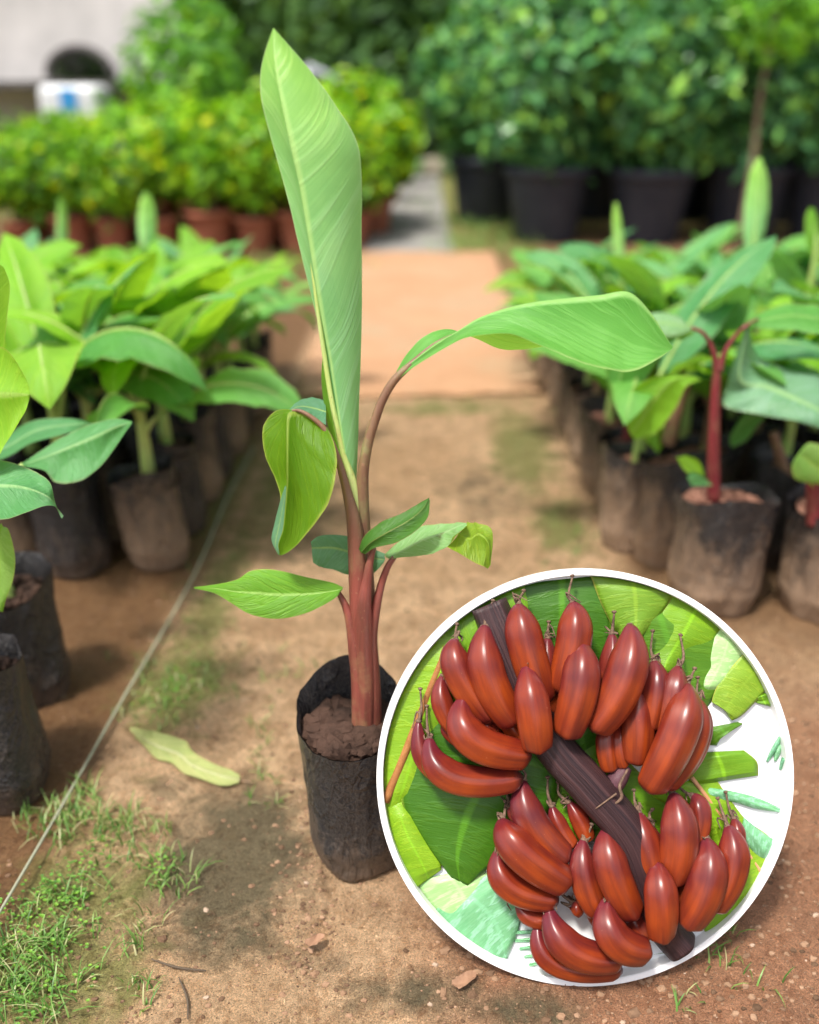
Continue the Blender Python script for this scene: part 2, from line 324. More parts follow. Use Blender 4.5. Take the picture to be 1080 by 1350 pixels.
# ------------------------------------------------------------------ object helpers
def link(name, me, mat, parent=None, smooth=True):
    if smooth and len(me.polygons): me.polygons.foreach_set('use_smooth', [True]*len(me.polygons))
    if mat: me.materials.append(M[mat] if isinstance(mat, str) else mat)
    o = bpy.data.objects.new(name, me); C.objects.link(o)
    if parent: o.parent = parent
    return o
def mesh(name, vs, fs, uvs=None, tone=None):
    me = bpy.data.meshes.new(name); me.from_pydata([tuple(v) for v in vs], [], fs); me.update()
    if uvs is not None:
        ul = me.uv_layers.new(name='UVMap'); li = np.empty(len(me.loops), np.int32); me.loops.foreach_get('vertex_index', li)
        ul.data.foreach_set('uv', np.asarray(uvs, np.float32)[li].ravel())
    if tone is not None:
        at = me.attributes.new('tone', 'FLOAT', 'POINT'); at.data.foreach_set('value', np.asarray(tone, np.float32))
    return me
def thing(name, label, cat, loc=(0, 0, 0), rz=0, group=None):
    o = bpy.data.objects.new(name, None); C.objects.link(o); o.empty_display_size = .05
    o.location = loc; o.rotation_euler = (0, 0, rz); o['label'] = label; o['category'] = cat
    if group: o['group'] = group
    return o
def tag(o, label, cat, group=None):
    o['label'] = label; o['category'] = cat
    if group: o['group'] = group
    return o
def struct(o): o['kind'] = 'structure'; return o
def stuff(o, label, cat): o['kind'] = 'stuff'; return tag(o, label, cat)
def dup(root, loc, rz, label, sc=1, group=None):
    def cp(o, par):
        c = o.copy(); C.objects.link(c); c.parent = par
        for ch in kids[o.name]: cp(ch, c)
        return c
    kids = {}
    def walk(o):
        kids[o.name] = list(o.children)
        for ch in o.children: walk(ch)
    walk(root)
    r = cp(root, None); r.location = loc; r.rotation_euler = (0, 0, rz); r.scale = (sc,)*3; r['label'] = label
    if group: r['group'] = group
    return r
def cr(pts, n):                      # Catmull-Rom resample of a list of vectors
    pts = [Vector(p) for p in pts]; k = len(pts)-1; out = []
    for i in range(n):
        t = i/(n-1)*k; j = min(int(t), k-1); u = t-j
        p1, p2 = pts[j], pts[j+1]; p0 = pts[j-1] if j else p1*2-p2; p3 = pts[j+2] if j+2 <= k else p2*2-p1
        out.append(.5*((2*p1)+(p2-p0)*u+(2*p0-5*p1+4*p2-p3)*u*u+(3*p1-p0-3*p2+p3)*u**3))
    return out
def crs(vals, n): return [v.x for v in cr([Vector((a, 0, 0)) for a in vals], n)]
def blade(st, n=44, m=9, bulge=(.0, .0), ruffle=.0, org=None):
    """st: stations (L, Mid, R); returns mesh. bulge: fraction of half width lifted along the normal, per half"""
    L = cr([s[0] for s in st], n); Q = cr([s[1] for s in st], n); Rr = cr([s[2] for s in st], n)
    vs, uv = [], []; ph = random.random()*50
    for i in range(n):
        l, q, r = L[i], Q[i], Rr[i]
        tan = (Q[min(i+1, n-1)]-Q[max(i-1, 0)])
        for j in range(2*m+1):
            u = j/(2*m)
            if u <= .5: s = 1-2*u; e = l; b = bulge[0]
            else: s = 2*u-1; e = r; b = bulge[1]
            w_ = e-q; nr = tan.cross(w_); nr = nr.normalized() if nr.length > 1e-9 else Vector((0, 0, 1))
            if u <= .5: nr = -nr
            p = q+w_*s+nr*(w_.length*b*4*s*(1-s))
            if ruffle:
                f = noise.noise(Vector((u*3+ph, i/n*9, ph)))*ruffle*s + noise.noise(Vector((u*2, i/n*26+ph, 3)))*ruffle*.35*s*s
                p = p+nr*f*w_.length
            vs.append(p); uv.append((u, i/(n-1)))
    W = 2*m+1
    fs = [(i*W+j, i*W+j+1, (i+1)*W+j+1, (i+1)*W+j) for i in range(n-1) for j in range(W-1)]
    if org is not None: vs = [v-org for v in vs]
    return mesh('blade', vs, fs, uv)
def tube(pts, rad, n=None, m=12, org=None, flat=None, cap=True, lobes=0):
    """rad list per point; flat: second radius factor along side axis"""
    n = n or max(8, len(pts)*5); Q = cr(pts, n); r = crs(rad, n); vs, uv, fs = [], [], []
    a = None
    for i in range(n):
        t = (Q[min(i+1, n-1)]-Q[max(i-1, 0)]).normalized()
        if a is None: a = t.orthogonal().normalized()
        a = (a-t*a.dot(t)).normalized(); b = t.cross(a)
        for j in range(m):
            an = 2*math.pi*j/m; k = r[i]*(1+lobes*math.cos(5*an))
            vs.append(Q[i]+a*(math.cos(an)*k)+b*(math.sin(an)*k*(flat or 1))); uv.append((j/m, i/(n-1)))
    fs = [(i*m+j, i*m+(j+1) % m, (i+1)*m+(j+1) % m, (i+1)*m+j) for i in range(n-1) for j in range(m)]
    if cap: fs += [tuple(range(m-1, -1, -1)), tuple(range((n-1)*m, n*m))]
    if org is not None: vs = [v-org for v in vs]
    return mesh('tube', vs, fs, uv)
def join_me(name, mes):
    vs, fs, uv, off = [], [], [], 0
    for me in mes:
        vs += [v.co.copy() for v in me.vertices]; fs += [tuple(i+off for i in p.vertices) for p in me.polygons]
        if me.uv_layers:
            tmp = [(0, 0)]*len(me.vertices)
            for lp, d in zip(me.loops, me.uv_layers[0].data): tmp[lp.vertex_index] = tuple(d.uv)
            uv += tmp
        else: uv += [(0, 0)]*len(me.vertices)
        off += len(me.vertices)
    return mesh(name, vs, fs, uv)
def box(x0, x1, y0, y1, z0, z1):
    vs = [(x, y, z) for z in (z0, z1) for y in (y0, y1) for x in (x0, x1)]
    return mesh('box', vs, [(0, 2, 3, 1), (4, 5, 7, 6), (0, 1, 5, 4), (2, 6, 7, 3), (0, 4, 6, 2), (1, 3, 7, 5)])
def lathe(prof, n=40):
    vs = [(r*math.cos(2*math.pi*j/n), r*math.sin(2*math.pi*j/n), z) for r, z in prof for j in range(n)]
    fs = [(i*n+j, i*n+(j+1) % n, (i+1)*n+(j+1) % n, (i+1)*n+j) for i in range(len(prof)-1) for j in range(n)]
    return mesh('lathe', vs, fs)
def bevel(o, w_=.003, s=2):
    b = o.modifiers.new('bevel', 'BEVEL'); b.width = w_; b.segments = s; b.limit_method = 'ANGLE'; return o
def add_mod_sub(o, l=1): s = o.modifiers.new('sub', 'SUBSURF'); s.levels = l; s.render_levels = l; return o
def fbm(x, y, z, o=4):
    return noise.fractal(Vector((x, y, z)), .9, 2.1, o)

def bag_meshes(r, h, seed, lean=(0, 0), rim=None, sq=.12, fold=.0):
    """crumpled round polybag: outer wall + gathered base + inner liner above the soil"""
    nz, na = 34, 72; vs = []; rs = random.Random(seed); ph = rs.random()*6.28; s0 = rs.random()*90
    rim = rim or (lambda a: .02*math.sin(a+ph)+.008*math.sin(3*a+ph*2))
    def ring(t, shrink=0, inner=False):
        out = []
        for j in range(na):
            a = 2*math.pi*j/na
            z = t*h + max(0, t-.55)/.45*rim(a)
            base = 1-.20*max(0, .22-t)/.22*(1-t) - .05*math.sin(t*3.1)
            if t > .8: base += .03*(t-.8)/.2
            rr = r*base*(1+sq*.25*math.cos(4*a+ph)) - shrink
            ca, sa = math.cos(a), math.sin(a)
            wr = fbm(ca*1.6+s0, sa*1.6, z*7+s0, 4)*.085 + abs(fbm(ca*2.5+s0, sa*2.5+5, z*9, 3))*.035
            wr += .02*math.sin(a*7+ph+4*z)*max(0, 1-t*3.5)
            if not inner: wr += .018*math.sin(t*38+2*fbm(ca, sa+s0, t*3))*max(0, .4-t)
            rr *= 1+wr
            out.append(Vector((rr*ca+lean[0]*z, rr*sa+lean[1]*z, max(.002, z))))
        return out
    rings = []
    ts = [0.0, .012, .03, .06]+[.06+.94*(i+1)/(nz-4) for i in range(nz-4)]
    for k, t in enumerate(ts):
        q = ring(t)
        if k == 0:
            q = [Vector((v.x*.82, v.y*.82, .002)) for v in q]
        rings.append(q)
    for q in rings: vs += q
    fs = [(i*na+j, i*na+(j+1) % na, (i+1)*na+(j+1) % na, (i+1)*na+j) for i in range(nz-1) for j in range(na)]
    fs.append(tuple(range(na-1, -1, -1)))
    outer = mesh('bag', vs, fs)
    vin = []
    tt = [1, .97, .9, .8, .7]
    for t in tt:
        q = ring(t, .0012, False)
        c = Vector((lean[0]*t*h, lean[1]*t*h, 0))
        vin += [v if t == 1 else v+(c-Vector((v.x, v.y, 0))).normalized()*.003 for v in q]
    fin = [(i*na+j, (i+1)*na+j, (i+1)*na+(j+1) % na, i*na+(j+1) % na) for i in range(len(tt)-1) for j in range(na)]
    return outer, mesh('liner', vin, fin)
def soil_mesh(r, z, seed, clods=40, csize=.009, lean=(0, 0)):
    rs = random.Random(seed); vs, fs = [], []; n, k = 36, 12
    vs.append(Vector((0, 0, z+.004)))
    for i in range(1, k+1):
        for j in range(n):
            a = 2*math.pi*j/n; rr = r*i/k
            vs.append(Vector((rr*math.cos(a), rr*math.sin(a), z+fbm(rr*30*math.cos(a), rr*30*math.sin(a), seed, 4)*.010)))
    fs += [(0, 1+j, 1+(j+1) % n) for j in range(n)]
    for i in range(k-1): fs += [(1+i*n+j, 1+(i+1)*n+j, 1+(i+1)*n+(j+1) % n, 1+i*n+(j+1) % n) for j in range(n)]
    for _ in range(clods):
        a = rs.random()*6.28; rr = r*.80*math.sqrt(rs.random()); c = Vector((rr*math.cos(a), rr*math.sin(a), z+.004+rs.random()*.006)); s = csize*(.15+rs.random()**3*1.25)
        o0 = len(vs); N = 8; sx, sy, sz = s*(1+rs.random()*.4), s*(1+rs.random()*.4), s*.9
        for e in range(1, 5):
            for j in range(N):
                th = math.pi*e/5; an = 2*math.pi*j/N; d = 1+rs.uniform(-.28, .28)
                vs.append(c+Vector((sx*math.sin(th)*math.cos(an)*d, sy*math.sin(th)*math.sin(an)*d, sz*math.cos(th)*d)))
        vs.append(c+Vector((0, 0, sz))); vs.append(c-Vector((0, 0, sz)))
        for e in range(3): fs += [(o0+e*N+j, o0+(e+1)*N+j, o0+(e+1)*N+(j+1) % N, o0+e*N+(j+1) % N) for j in range(N)]
        fs += [(o0+4*N, o0+j, o0+(j+1) % N) for j in range(N)]; fs += [(o0+4*N+1, o0+3*N+(j+1) % N, o0+3*N+j) for j in range(N)]
    vs = [v+Vector((lean[0]*z, lean[1]*z, 0)) for v in vs]
    return mesh('soil', vs, fs)

# ------------------------------------------------------------------ ground
def axis(dense0, dense1, n, far0, far1, k):
    a = list(np.linspace(dense0, dense1, n)); g0 = [dense0-(dense0-far0)*((i+1)/k)**2.6 for i in range(k)]; g1 = [dense1+(far1-dense1)*((i+1)/k)**2.6 for i in range(k)]
    return np.array(g0[::-1]+a+g1)
xs = axis(-1.05, 1.05, 300, -200, 200, 22); ys = axis(.45, 3.0, 330, -60, 260, 26)
def g_h(x, y):
    f = 1.0 if (-1.3 < x < 1.3 and y < 3.4) else .35
    h = fbm(x*2.2, y*2.2, 1, 3)*.006 + fbm(x*11, y*11, 4, 4)*.0030*f
    if f == 1.0:
        h += abs(fbm(x*34, y*34, 7, 3))*.0022
        rd = max(0, min(1, (x+.02+.18*fbm(x*4, y*4, 2, 3))*6))*max(0, min(1, (1.5-y)*3)); h += rd*abs(fbm(x*70, y*70, 9, 3))*.003
        e = .17*math.exp(-((x+.135+.02*fbm(x*9, y*9, 3, 3))/.018)**2)*max(0, min(1, (1.06-y)*12)) if y < 1.1 else 0
        h -= e*.05
    return h*1.35-.003
nx, ny = len(xs), len(ys)
def sst(a, b, v): t = max(0, min(1, (v-a)/(b-a))); return t*t*(3-2*t)
gv = []; awet = []; ared = []; amoss = []; agreen = []
mossb = [(G(310, 1130), .15, .20, 1.0), (G(290, 1230), .13, .08, .75), (G(560, 1310), .16, .05, .7), (G(700, 1330), .10, .05, .8), (G(420, 1270), .1, .04, .5), (G(230, 1040), .08, .07, .6), (G(640, 640), .25, .4, .55), (G(420, 700), .15, .4, .5)]
greenb = [(G(100, 1180), .12, .12, .75), (G(60, 1290), .16, .10, .8), (G(240, 900), .11, .16, .85), (G(280, 800), .06, .5, .7), (G(400, 560), .1, .9, .9), (G(590, 535), .32, .10, 1.0), (G(690, 590), .12, .4, .8), (G(740, 690), .09, .2, .8), (G(620, 290), .5, 2.4, 1.0), (G(300, 640), .08, .5, .6)]
for y in ys:
    for x in xs:
        x, y = float(x), float(y)
        gv.append((x, y, g_h(x, y)))
        q = fbm(x*3.1, y*3.1, 5, 4)*.5
        wl = sst(-.50, -.60, x+.035*q); wr_ = sst(.44, .54, x+.06*q)*.75*sst(1.3, 1.7, y)
        awet.append(max(wl*.95, wr_))
        ared.append(sst(-.08, .16, x+.16*q)*sst(1.65, 1.1, y+.3*q) + .25*sst(.3, -.3, abs(x))*0)
        mv = 0
        for c, a, b, s in mossb: mv = max(mv, s*math.exp(-((x-c.x)/a)**2-((y-c.y)/b)**2))
        amoss.append(mv); mv = 0
        for c, a, b, s in greenb: mv = max(mv, s*math.exp(-((x-c.x)/a)**2-((y-c.y)/b)**2))
        if y > 7.6: mv = max(mv, .6)
        agreen.append(mv)
gf = [(i*nx+j, i*nx+j+1, (i+1)*nx+j+1, (i+1)*nx+j) for i in range(ny-1) for j in range(nx-1)]
gm = mesh('ground', gv, gf)
for nm, arr in (('wet', awet), ('red', ared), ('moss', amoss), ('green', agreen)):
    at = gm.attributes.new(nm, 'FLOAT', 'POINT'); at.data.foreach_set('value', np.array(arr, np.float32))
struct(link('ground', gm, 'ground'))

# concrete path beyond the mat
pth = [(G(478, 334), G(600, 334)), (G(500, 290), G(588, 290)), (G(530, 240), G(580, 240)), (G(560, 205), G(590, 205)), (G(568, 185), G(588, 185))]
vs = []; fs = []
for i, (a, b) in enumerate(pth):
    vs += [Vector((a.x, a.y, -.02)), Vector((a.x, a.y, .012)), Vector((b.x, b.y, .012)), Vector((b.x, b.y, -.02))]
    if i: k = 4*i; fs += [(k-4+j, k+j, k+j+1, k-4+j+1) for j in range(3)]
struct(link('path', mesh('path', vs, fs), 'concrete', smooth=False))

# coir mat, slightly rumpled, with a real thickness
A0, A1, A2, A3 = G(392, 527), G(716, 522), G(652, 334), G(452, 334)
nxm, nym = 30, 60; vs = []
for i in range(nym+1):
    for j in range(nxm+1):
        u, v = j/nxm, i/nym
        p = (A0*(1-u)+A1*u)*(1-v)+(A3*(1-u)+A2*u)*v
        e = .03*fbm(v*14, u*5, 3, 4)*(1 if j in (0, nxm) or i in (0, nym) else .4)
        vs.append(Vector((p.x+e, p.y+e+(.05*fbm(u*7, 2, 3, 4) if i == 0 else 0), .012+.008*fbm(p.x*3, p.y*2.4, 2, 4)+.004)))
fs = [(i*(nxm+1)+j, i*(nxm+1)+j+1, (i+1)*(nxm+1)+j+1, (i+1)*(nxm+1)+j) for i in range(nym) for j in range(nxm)]
mo = link('ground_mat', mesh('ground_mat', vs, fs), 'mat'); sm = mo.modifiers.new('thick', 'SOLIDIFY'); sm.thickness = .012
tag(mo, 'orange brown coir mat laid flat on the ground between the seedling rows', 'mat')

# string laid along the left row
sp_ = [G(-30, 1250, .03), G(10, 1185, .028), G(90, 1048, .022), G(160, 925, .016), G(255, 760, .012), G(300, 655, .01), G(335, 590, .01)]
tag(link('string', tube(sp_, [.0021, .0022, .0024, .0026, .003, .003, .003], 70, 8), 'string'), 'thin grey green twine stretched along the left row of bags', 'string')

# ------------------------------------------------------------------ crumbs, grass, weeds
def crumbs(n):
    V, Fc, T = [], [], []; N = 6
    for _ in range(n):
        x = random.uniform(-.75, .85); y = .55+random.random()**1.6*1.9
        red = x > -.05+.1*random.random() and y < 1.4
        if _ < 900:
            gq = G(random.gauss(405, 22), random.uniform(1010, 1300)); x, y = gq.x, gq.y; red = random.random() < .25
        if not red and random.random() < .62: continue
        s = .0009+random.random()**5*(.0042 if red else .0032)
        if random.random() < .012: s *= 1.8
        z = g_h(x, y)+s*.05; t = random.random()*.75 if red else random.random()*.6
        if random.random() < .02: t = .86
        o0 = len(V)
        for e in (1, 2, 3):
            for j in range(N):
                th = math.pi*e/4; an = 2*math.pi*j/N+e; d = random.uniform(.7, 1.3)
                V.append((x+s*1.3*math.sin(th)*math.cos(an)*d, y+s*math.sin(th)*math.sin(an)*d, z+s*.75*math.cos(th)*d))
        V.append((x, y, z+s*.75))
        for e in range(2): Fc += [(o0+e*N+j, o0+(e+1)*N+j, o0+(e+1)*N+(j+1) % N, o0+e*N+(j+1) % N) for j in range(N)]
        Fc += [(o0+3*N, o0+j, o0+(j+1) % N) for j in range(N)]
        T += [t]*(3*N+1)
    return mesh('gravel', V, Fc, tone=T)
stuff(link('gravel', crumbs(22000), 'crumbs', smooth=False), 'loose reddish crumbs and grit scattered on the bare clay', 'gravel')

def grass(tufts, hgt, wd, tonef):
    V, Fc, T = [], [], []
    for (x, y, n, spread, hs_) in tufts:
        for _ in range(int(n*.42)):
            bx, by = x+random.gauss(0, spread), y+random.gauss(0, spread)
            h = hgt*hs_*random.uniform(.4, 1.25); a = random.random()*6.28; ln = random.uniform(.25, 1.2)*h; wv = wd*random.uniform(.6, 1.2)
            sx, sy = -math.sin(a)*wv, math.cos(a)*wv; dx, dy = math.cos(a), math.sin(a)
            z0 = g_h(bx, by)-.002 if abs(bx) < 1.3 and by < 3.4 else -.004; o0 = len(V); t = tonef()
            for k, f in ((0, 1), (.4, .9), (.75, .6)):
                zz = z0+h*(k-.35*k*k*ln/h); r_ = ln*k*k
                V.append((bx+dx*r_-sx*f, by+dy*r_-sy*f, zz)); V.append((bx+dx*r_+sx*f, by+dy*r_+sy*f, zz))
            V.append((bx+dx*ln, by+dy*ln, z0+h*(1-.42*ln/h)))
            Fc += [(o0, o0+1, o0+3, o0+2), (o0+2, o0+3, o0+5, o0+4), (o0+4, o0+5, o0+6)]; T += [t]*7
    return mesh('grass', V, Fc, tone=T)
tf = []
def patch(px, py, rx, ry, nt_, n, spr, hs_=1.0):
    for _ in range(nt_):
        g = G(px+random.gauss(0, rx), py+random.gauss(0, ry)); tf.append((g.x, g.y, n, spr, hs_))
patch(110, 1095, 38, 22, 26, 22, .010, 1.35); patch(150, 1085, 30, 14, 12, 18, .009, 1.3); patch(60, 1250, 42, 36, 34, 20, .010, 1.2); patch(30, 1310, 40, 22, 22, 20, .011, 1.3)
patch(235, 905, 34, 26, 46, 16, .012, .8); patch(190, 925, 18, 20, 12, 14, .01, .8); patch(240, 1140, 12, 14, 6, 18, .008, 1.1); patch(205, 1165, 12, 10, 5, 16, .008, 1)
patch(190, 1240, 20, 26, 9, 14, .009, 1.1); patch(345, 990, 10, 30, 8, 14, .007, 1); patch(355, 1045, 9, 9, 4, 16, .006, .9); patch(380, 905, 22, 26, 8, 10, .008, .9)
patch(200, 1310, 22, 18, 7, 12, .008, .9); patch(270, 800, 24, 40, 26, 8, .015, .8); patch(300, 700, 22, 40, 24, 8, .02, .8); patch(395, 560, 20, 40, 40, 10, .03, 1)
patch(590, 535, 70, 7, 40, 9, .03, 1); patch(690, 600, 22, 30, 22, 9, .03, .9); patch(750, 690, 18, 16, 18, 10, .02, .9); patch(945, 1250, 26, 14, 9, 10, .01, 1.1)
patch(720, 700, 12, 40, 8, 8, .01, .8); patch(860, 1225, 6, 4, 1, 8, .004, .7); patch(960, 1290, 40, 10, 5, 8, .01, 1); patch(30, 1075, 12, 8, 3, 10, .008, 1.2)
patch(880, 1330, 40, 8, 4, 8, .01, .8); patch(170, 1125, 20, 10, 6, 14, .008, 1); patch(420, 650, 24, 30, 14, 8, .02, .8)
def tone_g(): return random.choice([random.uniform(.1, .5), random.uniform(.3, .75), random.uniform(.85, 1)]) if random.random() < .5 else random.uniform(.2, .7)
stuff(link('grass', grass(tf, .030, .0012, tone_g), 'grass'), 'short creeping grass tufts growing over the bare clay', 'grass')
tf = []
for _ in range(420):
    px = random.choice([random.gauss(625, 26), random.gauss(600, 20), random.gauss(690, 12)]); g = G(px, random.uniform(215, 335)); tf.append((g.x, g.y, 10, .07, random.uniform(.7, 1.6)))
for _ in range(160):
    g = G(random.uniform(250, 480), random.uniform(333, 360)); tf.append((g.x, g.y, 9, .06, .7))
stuff(link('grass', grass(tf, .10, .004, lambda: random.uniform(.2, .8)), 'grass'), 'taller blurred green grass beside the grey path', 'grass')
def weeds(spots):
    V, Fc, T = [], [], []
    for (px, py, n, sp) in spots:
        g = G(px, py)
        for _ in range(int(n*.9)):
            x, y = g.x+random.gauss(0, sp), g.y+random.gauss(0, sp*1.3); z = g_h(x, y)+random.uniform(.004, .018); s = random.uniform(.0013, .0027)
            a = random.random()*6.28; o0 = len(V); t = random.random(); tl = random.uniform(-.3, .3)
            for k in range(6):
                an = a+k*math.pi/3; V.append((x+s*math.cos(an)*1.3, y+s*math.sin(an), z+s*tl*math.cos(an)))
            V.append((x, y, z-s*.35)); Fc += [(o0+6, o0+k, o0+(k+1) % 6) for k in range(6)]; T += [t]*7
    return mesh('weeds', V, Fc, tone=T)
stuff(link('ground_cover', weeds([(65, 1180, 90, .014), (105, 1187, 70, .011), (60, 1240, 90, .02), (30, 1300, 120, .03), (70, 1310, 90, .03), (120, 1140, 60, .016), (20, 1210, 70, .02), (215, 1145, 30, .012), (945, 1195, 26, .012), (240, 895, 90, .03), (215, 930, 70, .03)]), 'weed', smooth=False), 'bright green small leaved weeds among the front left grass', 'weeds')

# twigs on the clay
for (a, b, c_, lab) in (((200, 1266), (235, 1277), (272, 1281), 'thin dark twig lying across the mossy clay at front left'), ((236, 1290), (247, 1318), (248, 1345), 'short dark twig pointing toward the viewer at the front edge')):
    pp = [G(*q)+Vector((0, 0, .002)) for q in (a, b, c_)]
    tag(link('twig', tube(pp, [.0008, .0016, .0009], 14, 6), 'barkdark'), lab, 'twig')
# dry curled leaf bits
def scrap(px, py, s, lab):
    g = G(px, py); st = []
    for k in range(6):
        t = k/5-.5; wd_ = s*.45*math.cos(t*2.6)+.0006
        c = g+Vector((t*s*1.6, t*s*.5+s*.1*math.sin(5*t), .004+.006*abs(t)))
        st.append((c+Vector((0, -wd_, .003)), c, c+Vector((0, wd_, .004))))
    tag(link('dry_leaf', blade(st, 12, 3, ruffle=.5), M['scrap']), lab, 'leaf')
M['scrap'] = simple('dry_leaf_scrap', (.22, .12, .07), (.36, .21, .13), 60, .8)
scrap(612, 1297, .02, 'brown curled dry leaf scrap beneath the round white frame')
scrap(415, 1245, .016, 'pinkish brown dry leaf scrap on the bare clay in front of the potted seedling')
# fallen leaf
def PG(px, py, z): return G(px, py, z)
st = [(PG(172, 958, .012), PG(171, 960, .012), PG(172, 963, .012)), (PG(195, 962, .03), PG(192, 976, .018), PG(188, 982, .008)), (PG(218, 968, .03), PG(213, 986, .02), PG(206, 1000, .006)),
      (PG(243, 975, .022), PG(236, 994, .014), PG(226, 1006, .006)), (PG(256, 992, .02), PG(252, 1008, .012), PG(243, 1020, .004)), (PG(285, 1008, .016), PG(277, 1018, .010), PG(268, 1028, .004)),
      (PG(303, 1014, .012), PG(297, 1024, .008), PG(292, 1036, .003)), (PG(316, 1022, .006), PG(316, 1028, .004), PG(314, 1033, .003))]
fl = thing('fallen_leaf', 'pale yellow green leaf lying on the ground left of the potted seedling', 'leaf', G(240, 1000))
o = link('leaf_blade', blade(st, 40, 8, (.10, .12), .22, org=G(240, 1000)), 'leaf_fallen', fl)
link('leaf_stalk', tube([PG(314, 1029, .005), PG(324, 1030, .004), PG(332, 1033, .003)], [.0012, .001, .0012], 8, 6, org=G(240, 1000)), 'petiole_brown', fl)

# ------------------------------------------------------------------ the hero seedling
HB = Vector((P(475, 1100, .985).x, .985, 0))
hero = thing('potted_banana_plant', 'tall red stemmed banana seedling in small black bag at centre front', 'banana plant', HB)
def rimf(a):   # back of the rim stands higher and peaks, front folded low
    return .022*math.sin(a)+.016*max(0, math.sin(a-.15))**4 - .004*math.cos(2*a)
bo, bi = bag_meshes(.077, .262, 3, rim=rimf, sq=.10, lean=(-.03, 0))
link('grow_bag', bo, 'bag', hero)
link('bag_lining', bi, 'bag_inside', hero)
link('soil', soil_mesh(.071, .226, 5, 420, .0115, lean=(-.03, 0)), 'potsoil', hero, smooth=False)
Y0 = .985
def H(px, py, dy=0.0):
    # the plant leans back a little with height
    h = (975-py)/1000.0
    return P(px, py, Y0+max(0, h)*.13+dy)
def hb(name, st, mat, **kw):
    kw.setdefault('n', 48); return link(name, blade([tuple(H(*q) for q in s) for s in st], org=HB, **kw), mat, hero)
def ht(name, pts, rad, mat, par=None, **kw):
    o = link(name, tube([H(*q) for q in pts], rad, org=HB, **kw), mat, par or hero); return o
# pseudostem of overlapping sheaths, every one rooted in the soil
ht('stem', [(484, 990), (483, 940), (482, 890), (479, 840), (475, 790), (472, 750), (469, 715), (466, 680), (462, 650), (459, 635)],
   [.0185, .0180, .0172, .0160, .0145, .0128, .0108, .0090, .0060, .003], 'stem_red', n=60, m=24)
ht('leaf_sheath', [(493, 992, -.003), (493, 930, -.003), (491, 880, -.003), (490, 840, -.004), (496, 800, -.004), (503, 770), (511, 748), (520, 734)], [.0112, .0108, .0098, .0082, .0064, .0052, .0044, .0034], 'stem_red', n=40, m=18)
ht('leaf_sheath', [(474, 992, -.004), (473, 900, -.006), (469, 860, -.007), (463, 825, -.007), (456, 800, -.006), (446, 781, -.004)], [.0108, .0108, .0100, .0072, .0052, .0034], 'stem_red', n=40, m=18)
ht('leaf_sheath', [(484, 992, -.004), (483, 920, -.007), (480, 860, -.009), (479, 820, -.011), (480, 790, -.012), (484, 760, -.012), (488, 740, -.012), (493, 722, -.012)], [.0135, .0130, .0125, .0118, .0098, .0066, .0048, .0034], 'stem_red', n=44, m=18)
# long petioles
ht('petiole', [(486, 860, .004), (483, 790, .005), (481, 740, .005), (479, 700, .004), (478, 660, .002), (479, 620), (485, 585), (494, 555), (505, 526), (521, 500), (545, 478), (576, 453), (610, 438), (640, 432)],
   [.013, .0125, .011, .0100, .0086, .0074, .0066, .0060, .0056, .0052, .0042, .0030, .0020, .0010], 'petiole_brown', n=80, m=14)
ht('petiole', [(478, 880, -.002), (474, 800, -.004), (472, 745, -.006), (469, 710, -.008), (465, 680, -.009), (458, 650, -.010), (450, 620, -.010), (440, 590, -.010), (428, 566, -.010), (412, 551, -.010), (396, 542, -.010), (385, 541, -.012)],
   [.0140, .0135, .0125, .0108, .0090, .0064, .0050, .0042, .0036, .0030, .0024, .0012], 'stem_red', n=80, m=14)
ht('petiole', [(474, 740, .004), (471, 680, .003), (465, 640, .001), (455, 605), (446, 565), (436, 520), (426, 455), (418, 400), (408, 320), (396, 250), (384, 190)],
   [.009, .0088, .0075, .0045, .0036, .0034, .0030, .0026, .0022, .0017, .0010], 'stem_yellow', n=60, m=12)
# upright unfurling leaf (waxy underside outward)
up = [((458, 640, .004), (462, 646), (470, 640, .008)), ((453, 612, .004), (458, 617, -.002), (471, 612, .010)), ((441, 552, .006), (448, 560, -.006), (473, 556, .014)), ((428, 470, .008), (435, 478, -.010), (475, 482, .018)),
      ((416, 410, .010), (424, 420, -.014), (477, 412, .022)), ((392, 314, .012), (408, 322, -.018), (477, 318, .024)), ((374, 240, .014), (396, 250, -.020), (477, 245, .026)), ((357, 182, .014), (384, 195, -.020), (471, 188, .026)),
      ((346, 134, .012), (373, 142, -.016), (441, 137, .020)), ((343, 100, .010), (365, 100, -.010), (411, 94, .014)), ((350, 66, .006), (361, 66, -.004), (385, 64, .008)), ((360, 37), (361, 37), (362, 38))]
hb('upright_leaf', up, 'leaf_up', n=90, m=14, bulge=(.10, -.16), ruffle=.035)['label'] = 'pale waxy half unrolled upright leaf'
hb('upright_leaf_inner_edge', [((426, 462, .02), (430, 466, .016), (434, 470, .012)), ((424, 505, .024), (432, 510, .016), (442, 510, .01)), ((432, 560, .024), (441, 565, .016), (452, 565, .01)), ((446, 605, .016), (451, 605, .01), (459, 605, .006)), ((458, 630, .006), (460, 632, .004), (463, 634, .002))], 'leaf_in', n=30, bulge=(.1, .1))
